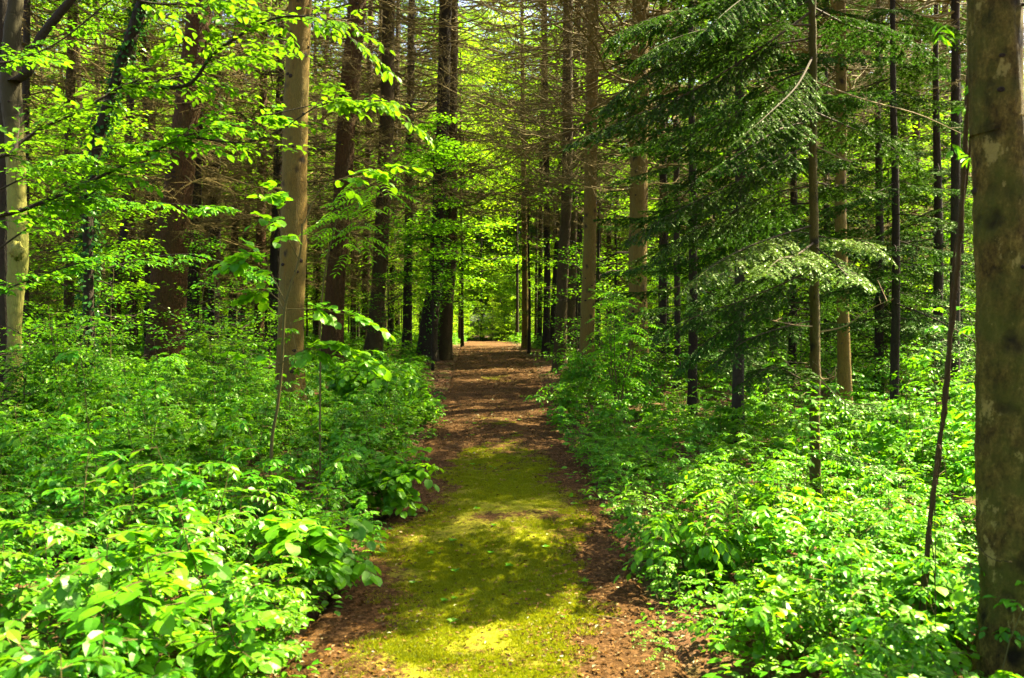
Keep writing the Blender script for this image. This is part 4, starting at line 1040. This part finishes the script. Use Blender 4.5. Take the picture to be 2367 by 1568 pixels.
rs = np.random.default_rng(91); ngb = 0
for k in range(600):
    y = rs.uniform(36, 76); x = rs.uniform(-6, 22)
    if ngb >= 80: break
    if not glade(x, y) or abs(x) > .6 * y or abs(x - PC(y)) < PW(y) + 1.0 and y < 60: continue
    j = ngb % 4; sc_ = rs.uniform(.7, 1.5); ngb += 1
    e = thing('bush', (x, y, float(G(x, y)) - .05), 'bright bush in the sunlit clearing beside the far end of the path', 'bush', 'bushes in the far sunlit clearing', (0, 0, rs.uniform(0, 6)))
    e.scale = (sc_,) * 3
    link('stem', SS[j], e); link('foliage', SAPG[j], e)

# ------------------------------------------------------------------ beech branches reaching in from the left
def limb_pts(px, Y0, Y1):
    n = len(px)
    return np.array([P(a, b, Y0 + (Y1 - Y0) * i / (n - 1)) for i, (a, b) in enumerate(px)])
def leafy_limb(e, base, pts, r0, r1, leaf=.068, dens_=24, Ls=(.22, .5), name='branch', start=.15, mat=M_BEECH, bark=B_DARK, kind='ov', droop=.15, zs=.2, sub=True, nl=8):
    c = smooth_curve(pts, 40) - base; t = np.linspace(0, 1, 40)
    mb = MB(); v, q = tubes(c[None], np.interp(t, [0, 1], [r0, r1])[None], 7); mb.add(v, q, 0, .5, True)
    o = link(name, None, e)
    length = np.linalg.norm(np.diff(c, axis=0), axis=1).sum(); n = max(3, int(length * dens_))
    tt = np.sort(U(start, 1, n)); tt[-1] = 1
    idx = np.minimum((tt * 39).astype(int), 38)
    p0 = c[idx]; tan = unit(c[idx + 1] - c[idx]); s = R.choice([-1., 1.], n)
    d = rotz(tan, s * U(.3, 1.1, n)); d[:, 2] = d[:, 2] * .5 + U(-zs, zs, n); d[-1] = tan[-1]
    a = MB(); b = MB()
    sprays(a, b, p0, d, U(Ls[0], Ls[1], n) * (1.1 - .35 * tt), nl, leaf, .6 if kind == 'ov' else .85, kind, droop, .0016, sub=sub)
    mb.v += b.v; mb.t += b.t; mb.f += [(f + mb.n, 0, s_) for f, _, s_ in b.f]; mb.n += b.n
    bpy.data.objects.remove(o)
    o = link(name, mb.mesh(name, [bark]), e)
    link('foliage', a.mesh('foliage', [mat]), o)
    return o
bb = np.array([-3.9, 4.3, float(G(-3.9, 4.3)) - .05])
e = thing('beech_tree', tuple(bb), 'beech beyond the left edge whose dark branches with bright leaves reach into view', 'tree')
link('trunk', trunk_mesh([[0, 0, 0], [.05, 0, 1.5], [0, 0.05, 3], [-.1, 0, 6], [-.1, 0, 9]], [.12, .11, .1, .07, .02], [B_DARK, B_KNOT], 16, .1), e)
tr = lambda z: bb + [0, 0, z]
for px, Y0, Y1, r0, r1, dn in [
    ([(0, 500), (100, 467), (188, 430), (279, 387), (380, 340), (424, 316), (520, 296), (620, 268), (720, 245)], 4.7, 5.2, .014, .003, 26),
    ([(0, 363), (44, 333), (100, 296), (161, 269), (235, 229), (282, 202), (323, 185), (352, 150)], 4.5, 4.9, .013, .004, 18),
    ([(282, 202), (360, 190), (440, 172), (497, 150), (560, 135), (640, 128)], 4.8, 5.4, .007, .003, 26),
    ([(360, 205), (440, 195), (490, 131), (545, 91), (620, 50), (700, 40), (780, 70), (830, 105)], 5.0, 4.8, .012, .003, 24),
    ([(0, 148), (67, 131), (145, 94), (249, 10), (300, -30)], 4.6, 4.8, .007, .003, 3),
    ([(200, -60), (330, 5), (450, 12), (560, 25), (680, 45)], 4.7, 4.9, .008, .002, 18),
    ([(424, 316), (560, 330), (650, 300), (740, 245), (830, 235), (900, 262)], 5.1, 4.9, .006, .002, 22)]:
    pts = limb_pts(px, Y0, Y1)
    if px[0][0] <= 0: pts = np.vstack([[tr(pts[0, 2] - bb[2] - .45)], (pts[0] + tr(pts[0, 2] - bb[2] - .3)) / 2, pts])
    leafy_limb(e, bb, pts, r0, r1, .054, dn * .6, (.20, .5), start=.2, droop=.12, zs=.35)
# darker, more distant sprays lower down
bb2 = np.array([xy(-60, 8.5), 8.5, float(G(-5, 8.5)) - .05])
e = thing('beech_tree', tuple(bb2), 'young beech at the left edge with flat shaded sprays below the bright branches', 'tree')
link('trunk', trunk_mesh([[0, 0, 0], [.05, 0, 1.5], [.1, .05, 3], [.1, 0, 5], [0, 0, 6.5]], [.06, .055, .05, .03, .01], [B_DARK, B_KNOT], 12, .1), e)
for px, Y0, Y1 in [([(-60, 470), (80, 400), (200, 350), (330, 330)], 8.5, 8.2), ([(-60, 620), (80, 520), (220, 470), (360, 470), (520, 480)], 8.5, 8.8), ([(-50, 700), (60, 650), (180, 610), (300, 590)], 8.5, 8.3),
                   ([(-60, 200), (60, 120), (200, 60)], 8.5, 8.5), ([(250, 620), (330, 600), (450, 590), (600, 640)], 9.0, 9.6)]:
    leafy_limb(e, bb2, limb_pts(px, Y0, Y1), .010, .003, .062, 12, (.2, .5), mat=M_BEECH if px[0][1] < 400 else M_UNDER)

# ------------------------------------------------------------------ hazel sapling in front of the tall tan trunk
hb = P(622, 1230, 6.1); hb[2] = float(G(hb[0], 6.1)) - .02
e = thing('hazel_sapling', tuple(hb), 'tall hazel sapling with big bright leaves in front of the tall tan trunk', 'sapling')
c = np.vstack([hb, limb_pts([(626, 1042), (642, 938), (652, 837), (659, 719), (676, 650), (689, 619), (700, 560), (702, 518)], 6.1, 6.1)]) - hb
link('stem', trunk_mesh(c, np.linspace(.013, .006, len(c)), [B_STEM, B_KNOT], 8, .05, 0, .08, 0, name='stem'), e)
for px, dn, l_ in [([(659, 700), (635, 650), (600, 590), (560, 600), (530, 612)], 22, .085), ([(659, 725), (640, 690), (610, 672), (585, 680)], 18, .085), ([(662, 715), (720, 715), (790, 725), (850, 745)], 18, .085),
                   ([(690, 600), (660, 540), (640, 480), (625, 440)], 24, .08), ([(640, 845), (700, 810), (780, 800), (860, 840)], 20, .095), ([(645, 840), (600, 820), (560, 815)], 14, .08),
                   ([(702, 518), (740, 440), (800, 410), (870, 392), (930, 385)], 13, .085)]:
    leafy_limb(e, hb, limb_pts(px, 6.1, 5.9 + U(-.3, .4)), .004, .0015, l_ * .85, dn * 1.0, (.12, .30), zs=.5, sub=False, nl=5, mat=M_HAZEL, bark=B_STEM, kind='ro', start=.3, droop=.25)
ab = P(905, 1100, 7.3); ab[2] = float(G(ab[0], 7.3)) - .02
e = thing('ash_sapling', tuple(ab), 'slim ash sapling with narrow drooping leaflets right of the tall tan trunk', 'sapling')
c = np.vstack([[ab], limb_pts([(740, 900), (745, 700), (765, 560), (800, 470), (850, 430)], 7.3, 7.1)]) - ab
c[0] = [c[1, 0], 0, 0]
link('stem', trunk_mesh(c, np.linspace(.009, .004, len(c)), [B_STEM, B_KNOT], 7, .06, 0, .05, 0, name='stem'), e)
a, b = MB(), MB(); n = 44
p0 = smooth_curve(c[2:], 30)[R.integers(8, 30, n)] + np.stack([U(-.05, .28, n), U(-.2, .2, n), U(-.05, .12, n)], -1)
an = U(0, 6.28, n)
pinnate(a, b, p0, np.stack([np.cos(an), np.sin(an) * .6, U(-.3, .3, n)], -1), U(.16, .26, n), .062, 6, .3)
link('foliage', a.mesh('foliage', [M_HAZEL]), e); link('twigs', b.mesh('twigs', [B_STEM]), e)

# ------------------------------------------------------------------ firs
def fir_bough(axis, wmax=.45, spacing=.05, needle=.020, mat=M_NEEDLE, seed=0, lod=1.0, lift=.0):
    """axis: (k,3) curve from trunk to tip"""
    rs = np.random.default_rng(seed)
    c = smooth_curve(axis, 30); L = np.linalg.norm(np.diff(c, axis=0), axis=1).sum()
    tw = MB(); nd = MB()
    v, q = tubes(c[None], np.linspace(.003 + .0035 * L, .0015, 30)[None], 6); tw.add(v, q)
    n = max(6, int(L / spacing)); t = np.linspace(.16, .985, n); s = np.where(np.arange(n) % 2, 1., -1.)
    idx = np.minimum((t * 29).astype(int), 28); p0 = c[idx]; tan = unit(c[idx + 1] - c[idx])
    d = rotz(tan, s * rs.uniform(.75, 1.1, n)); d[:, 2] += rs.uniform(-.16, .10, n); d = unit(d)
    l1 = wmax * np.interp(t, [.1, .35, 1], [.55, 1., .22]) * rs.uniform(.7, 1.15, n) * min(1, L / 1.2 + .2)
    k = 6; tt = np.linspace(0, 1, k)
    P1 = p0[:, None] + d[:, None] * (tt[None, :, None] * l1[:, None, None]); P1[..., 2] -= .16 * l1[:, None] * tt ** 2
    # sub laterals
    m = 6; ts = rs.uniform(.2, .95, (n, m)); ix = np.minimum((ts * 5).astype(int), 4); ar = np.arange(n)[:, None]
    p2 = P1[ar, ix] + (P1[ar, ix + 1] - P1[ar, ix]) * (ts * 5 - ix)[..., None]; tn = unit(P1[ar, ix + 1] - P1[ar, ix])
    d2 = rotz(tn, np.where(np.arange(m) % 2, 1., -1.)[None] * rs.uniform(.6, .95, (n, m))); d2[..., 2] += rs.uniform(-.14, .08, (n, m)); d2 = unit(d2)
    l2 = l1[:, None] * rs.uniform(.22, .45, (n, m)) * (1.2 - .7 * ts)
    P2 = p2[..., None, :] + d2[..., None, :] * (l2[..., None] * tt)[..., None]; P2[..., 2] -= .18 * l2[..., None] * tt ** 2
    tips = c[-8:]; tips = smooth_curve(tips, 6)[None]
    A = np.concatenate([P1, P2.reshape(-1, k, 3), tips]); LL = np.concatenate([l1, l2.ravel(), [L * .27]])
    v, q = tubes(A, np.linspace(.0022, .0012, k)[None], 3); tw.add(v, q)
    cnt = np.maximum(3, (LL / (.0052 / lod)).astype(int)); tot = cnt.sum()
    rep = np.repeat(np.arange(len(A)), cnt); u = rs.uniform(.03, 1, tot); ix = np.minimum((u * (k - 1)).astype(int), k - 2)
    pp = A[rep, ix] + (A[rep, ix + 1] - A[rep, ix]) * (u * (k - 1) - ix)[:, None]; tn = unit(A[rep, ix + 1] - A[rep, ix])
    sd = rs.choice([-1., 1.], tot)
    dd = rotz(tn, sd * rs.uniform(.85, 1.35, tot)); dd[:, 2] += rs.uniform(-.1, .4, tot)
    nl = needle * rs.uniform(.75, 1.15, tot)
    leaves(nd, pp, dd, np.array([0, 0, 1.]) + rs.normal(0, .35, (tot, 3)), nl, .0115 / lod, 'nd', 0, np.clip(.25 + .7 * u * rs.random(tot) + .15 * rs.normal(0, 1, tot), 0, 1))
    nd.v += tw.v; nd.t += tw.t; nd.f += [(f + nd.n, 1, s_) for f, _, s_ in tw.f]; nd.n += tw.n
    return nd.mesh('bough', [mat, B_FIRTW])

def axis_std(L, droop=.15, up=.1):
    t = np.linspace(0, 1, 6)
    return np.stack([L * t, .05 * L * np.sin(t * 3), L * (-droop * t * 1.6 + (droop + up) * t ** 2 * .9)], -1)
BO = [fir_bough(axis_std(1.7, .12, .02), .5, .05, .034, seed=1, lod=.55), fir_bough(axis_std(1.4, .2, .1), .42, .05, .034, seed=2, lod=.55), fir_bough(axis_std(1.9, .05, -.15), .5, .055, .034, seed=3, lod=.55), fir_bough(axis_std(1.0, .1, 0), .35, .05, .034, seed=4, lod=.55)]

M_NEEDLE_LIT = leaf_mat('young_fir_needle', (.035, .095, .010), (.075, .165, .018), (.150, .260, .040), gloss=0.04, trans=0.25, rough=0.4)  # paler copy of the fir needle colour, sunlight painted in for lit boughs
Yf = 6.1
fb = P(1888, 1225, Yf); fb[2] = float(G(fb[0], Yf)) - .03
e = thing('young_fir', tuple(fb), 'slim young fir with drooping green boughs standing right of the path', 'tree')
px = [(1886, 1180, 25), (1882, 1000, 24), (1881, 800, 23), (1880, 600, 21), (1880, 400, 19), (1878, 200, 17), (1876, 0, 16)]
c = np.array([P(a, b, Yf) for a, b, _ in px]); rr = np.array([q[2] / F * Yf / 2 for q in px])
c = np.vstack([[fb], c, [[c[-1, 0], Yf, 5.6], [c[-1, 0], Yf, 8.2]]]) - fb; rr = np.concatenate([[rr[0] * 1.1], rr, [.018, .006]])
link('trunk', trunk_mesh(c, rr, [B_OLIVE, B_KNOT], 20, .05, .15, .07, 16, (.3, 4.5)), e)
BL = [  # px curve from the stem, depth at tip, lateral width, lit?
 ([(1878, 25), (1750, 118), (1592, 215), (1440, 280), (1300, 340)], 5.6, .42, 0),
 ([(1878, 90), (1760, 110), (1620, 130), (1470, 190), (1390, 255)], 6.3, .45, 0),
 ([(1878, -60), (1740, -20), (1600, 20), (1490, 50), (1400, 95)], 6.0, .5, 0),
 ([(1878, 200), (1760, 230), (1640, 300), (1520, 330), (1440, 350)], 6.6, .45, 0),
 ([(1880, 330), (1800, 370), (1680, 430), (1560, 490), (1440, 560)], 5.7, .42, 0),
 ([(1880, 430), (1780, 450), (1680, 500), (1580, 545), (1500, 600)], 6.4, .4, 0),
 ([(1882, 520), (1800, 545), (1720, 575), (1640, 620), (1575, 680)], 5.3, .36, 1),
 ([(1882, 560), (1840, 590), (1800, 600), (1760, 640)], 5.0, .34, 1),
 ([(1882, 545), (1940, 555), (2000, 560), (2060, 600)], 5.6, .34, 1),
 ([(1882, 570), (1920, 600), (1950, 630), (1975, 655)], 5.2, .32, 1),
 ([(1882, 620), (1800, 660), (1700, 700), (1600, 735), (1490, 790)], 5.9, .40, 0),
 ([(1882, 700), (1800, 705), (1700, 745), (1620, 800), (1560, 860)], 6.4, .36, 0),
 ([(1884, 740), (1800, 760), (1720, 790), (1640, 850)], 5.6, .34, 0),
 ([(1884, 870), (1960, 930), (2040, 935), (2110, 955)], 6.0, .26, 1),
 ([(1884, 905), (1840, 870), (1780, 850), (1700, 900)], 5.6, .3, 0),
 ([(1886, 1040), (1950, 1060), (2030, 1080), (2085, 1105)], 5.6, .18, 1),
 ([(1878, 20), (1960, 60), (2060, 90), (2150, 140)], 6.8, .34, 0),
 ([(1880, 260), (1950, 290), (2040, 330), (2120, 390)], 7.0, .32, 0),
 ([(1880, 420), (1960, 440), (2050, 450)], 6.7, .28, 0),
 ([(1878, 130), (1840, 200), (1780, 260), (1700, 330)], 5.2, .36, 0),
 ([(1878, 60), (1780, 60), (1680, 60), (1560, 90), (1470, 140)], 5.4, .45, 0),
 ([(1878, 0), (1800, 40), (1700, 130), (1640, 210)], 7.2, .45, 0),
 ([(1878, 160), (1800, 190), (1700, 250), (1600, 300), (1500, 330)], 7.4, .45, 0),
 ([(1878, -40), (1740, -30), (1620, -20), (1500, -10)], 6.8, .5, 0),
 ([(1878, 280), (1800, 300), (1720, 350), (1640, 400)], 5.2, .4, 0),
 ([(1880, 470), (1800, 480), (1700, 540), (1620, 560)], 7.2, .4, 0),
 ([(1884, 650), (1800, 640), (1700, 660), (1600, 700)], 7.0, .4, 0),
 ([(1878, -120), (1800, -60), (1700, 10), (1620, 80)], 5.2, .45, 0),
]
for k, (px, Yt, wd, lit) in enumerate(BL):
    link('bough', fir_bough(limb_pts(px, Yf, Yt) - fb, wd, .032, .024, M_NEEDLE_LIT if lit else M_NEEDLE, 400 + k), e)
db = MB()
for px, Yt in [([(1880, 250), (1840, 235), (1780, 200), (1735, 165)], 5.8), ([(1882, 330), (1855, 300), (1850, 260)], 6), ([(1884, 755), (1840, 752), (1780, 740)], 5.7), ([(1884, 770), (1950, 755), (2010, 715), (2065, 690)], 5.8),
               ([(1884, 900), (1830, 850), (1780, 800)], 5.9), ([(1884, 860), (1910, 880), (1935, 845)], 5.9), ([(1884, 340), (1950, 370), (1970, 375)], 5.8), ([(1882, 190), (1990, 230), (2120, 265), (2220, 310)], 6.6)]:
    db = MB(); cc = smooth_curve(limb_pts(px, Yf, Yt) - fb, 12); v, q = tubes(cc[None], np.linspace(.006, .002, 12)[None], 5); db.add(v, q)
    p0 = cc[R.integers(3, 12, 6)]; v, q = tubes(np.stack([p0, p0 + jit(6, .07)], 1), np.array([[.002, .001]]), 3); db.add(v, q)
    link('dead_branch', db.mesh('dead_branch', [B_TWIGL]), e)

def fir(label, x, y, H, r, z0, z1, n, sc=1.0, bark=B_DARK):
    base = (x, y, float(G(x, y)) - .04)
    e = thing('fir_tree', base, label, 'tree')
    link('trunk', trunk_mesh([[0, 0, 0], [.02, 0, H * .3], [-.02, .03, H * .6], [0, 0, H]], [r, r * .85, r * .55, .01], [bark, B_KNOT], 16, .1, .2, .05), e)
    zs = np.linspace(z0, z1, n) + U(-.08, .08, n)
    for k in range(n):
        s_ = sc * (1.0 - .55 * (zs[k] - z0) / max(H - z0, .1)) * U(.75, 1.15)
        o = link('bough', BO[k % 4], e, (0, 0, zs[k]), (U(-.15, .15), U(-.05, .25), k * 2.4 + U(-.4, .4)), s_)
fir('dark shaded fir behind the young fir, filling the upper right middle', xy(1705, 9.6), 9.6, 9.5, .065, 2.3, 8.0, 70, 1.2)
fir('dark fir with low boughs between broad tan trunk and young fir', xy(1600, 12.5), 12.5, 9, .07, .9, 6.5, 46, 1.0)
fir('fir in deep shade left of the rusty red trunk', xy(2030, 15), 15, 9, .08, 1.2, 7.0, 36, 1.1)
fir('fir in deep shade right of the rusty red trunk', xy(2165, 14), 14, 9, .08, .8, 6.0, 34, 1.1)
fir('small dark fir hanging over the right side of the far path', xy(1222, 28), 28, 6.5, .05, 2.7, 5.6, 20, .72)
fir('dark fir high above the right path edge behind the fir boughs', xy(1530, 19), 19, 13, .10, 3.5, 9.5, 32, 1.3)
fir('broad dark fir filling the gap between the pale trunk and hanging vine', xy(2065, 9.8), 9.8, 8.5, .05, 1.5, 7.0, 44, 1.0)
fir('tall dark fir in the shade far behind the young fir', xy(1830, 17), 17, 12, .08, 1.2, 9.0, 46, 1.3)
fir('dark fir behind the hanging vine near the right edge', xy(2215, 17), 17, 12, .08, 1.0, 9.0, 46, 1.3)

# ------------------------------------------------------------------ vines by the big right trunk
def vine(label, px, Y0, Y1, r0, r1, leafpts=()):
    pts = limb_pts(px, Y0, Y1); base = pts[0].copy()
    base[2] = float(G(base[0], base[1])) - .02
    pts = np.vstack([[base], pts]) - base
    e = thing('vine', tuple(base), label, 'vine')
    mb = MB(); c = smooth_curve(pts, 90); c += R.normal(0, .0015, c.shape)
    v, q = tubes(c[None], (np.linspace(r0, r1, 90) * (1 + .15 * np.sin(np.arange(90) * .9)))[None], 8); mb.add(v, q, 0, .5, True)
    link('stem', mb.mesh('stem', [B_SPRUCE]), e)
    if leafpts:
        a, b = MB(), MB()
        for (xa, ya) in leafpts:
            o = P(xa, ya, Y1) - base; n = 5; an = U(0, 6.28, n)
            leaves(a, o + jit(n, .01), np.stack([np.cos(an), np.sin(an) * .5, U(-1, -.1, n)], -1), jit(n, .6) + [0, -.6, .6], U(.05, .075, n), U(.016, .022, n), 'ov')
            j = np.argmin(np.linalg.norm(c - o, axis=1)); v, q = tubes(np.stack([c[j], (c[j] + o) / 2 + [0, 0, .01], o])[None], np.full((1, 3), .0012), 3); b.add(v, q)
        link('foliage', a.mesh('foliage', [M_HAZEL]), e); link('twigs', b.mesh('twigs', [B_STEM]), e)
vine('thick twisted vine stem rising left of the big right trunk', [(2135, 1500), (2145, 1300), (2160, 1120), (2176, 1000), (2188, 900), (2196, 780), (2210, 640), (2220, 520), (2228, 350), (2238, 150), (2240, -20)], 3.9, 3.6, .010, .012,
     [(2245, 160), (2262, 200), (2230, 250), (2250, 195), (2235, 365), (2200, 345), (2175, 62), (2180, 85)])
vine('second thin vine twining beside the thick vine', [(2120, 1480), (2148, 1200), (2172, 1080), (2178, 950), (2192, 800), (2204, 600), (2232, 420), (2246, 200), (2236, 0)], 3.95, 3.6, .005, .006)
vine('thin vine crossing the foot of the thick vine', [(2170, 1540), (2160, 1300), (2150, 1200), (2168, 1040), (2190, 900), (2203, 700)], 3.8, 3.75, .0035, .003)
vine('pale thin creeper running across the big trunk face', [(2165, 1050), (2200, 1150), (2240, 1235), (2290, 1290), (2340, 1300)], 3.5, 3.22, .0022, .0016)

# ------------------------------------------------------------------ twigs and tiny plants on the path
for (xa, ya, ang, L_) in [(1440, 1445, -.35, .32), (905, 1590, -.4, .2), (1180, 1462, .1, .1), (960, 1335, .9, .12), (1240, 1240, -.5, .14), (1500, 1475, .9, .07)]:
    Yg = 1.6 / ((ya - HY) / F + .033); x = xy(xa, Yg); pts = np.array([[x + L_ * (t - .5) * math.cos(ang), Yg + L_ * (t - .5) * math.sin(ang), 0] for t in np.linspace(0, 1, 6)])
    pts[:, :2] += R.normal(0, .004, (6, 2)); pts[:, 2] = G(pts[:, 0], pts[:, 1]) + .006
    mb = MB(); b0 = pts[0].copy(); v, q = tubes((pts - b0)[None], np.linspace(.0035, .0015, 6)[None], 5); mb.add(v, q)
    tag(link('fallen_twig', mb.mesh('fallen_twig', [B_TWIGL]), None, tuple(b0)), 'thin dry twig lying on the mossy path', 'twig', 'twigs on the path')
tiny = MB(); n = 7; an = np.arange(n) * .9
leaves(tiny, np.zeros((n, 3)) + [0, 0, .012], np.stack([np.cos(an), np.sin(an), U(.1, .5, n)], -1), np.array([0, 0, 1.]) + jit(n, .2), U(.025, .04, n), U(.014, .02, n), 'ov')
TM = tiny.mesh('tiny_plant', [M_UNDER])
for k in range(46):
    y = 3.9 + 9 * R.random() ** 1.2; x = float(PC(y)) + U(-.85, .85) * float(PW(y))
    o = link('tiny_plant', TM, None, (x, y, float(G(x, y))), (0, 0, U(0, 6)), U(.5, 1.2))
    tag(o, 'tiny green seedling sprouting from the path surface', 'plant', 'tiny seedlings sprouting on the path')
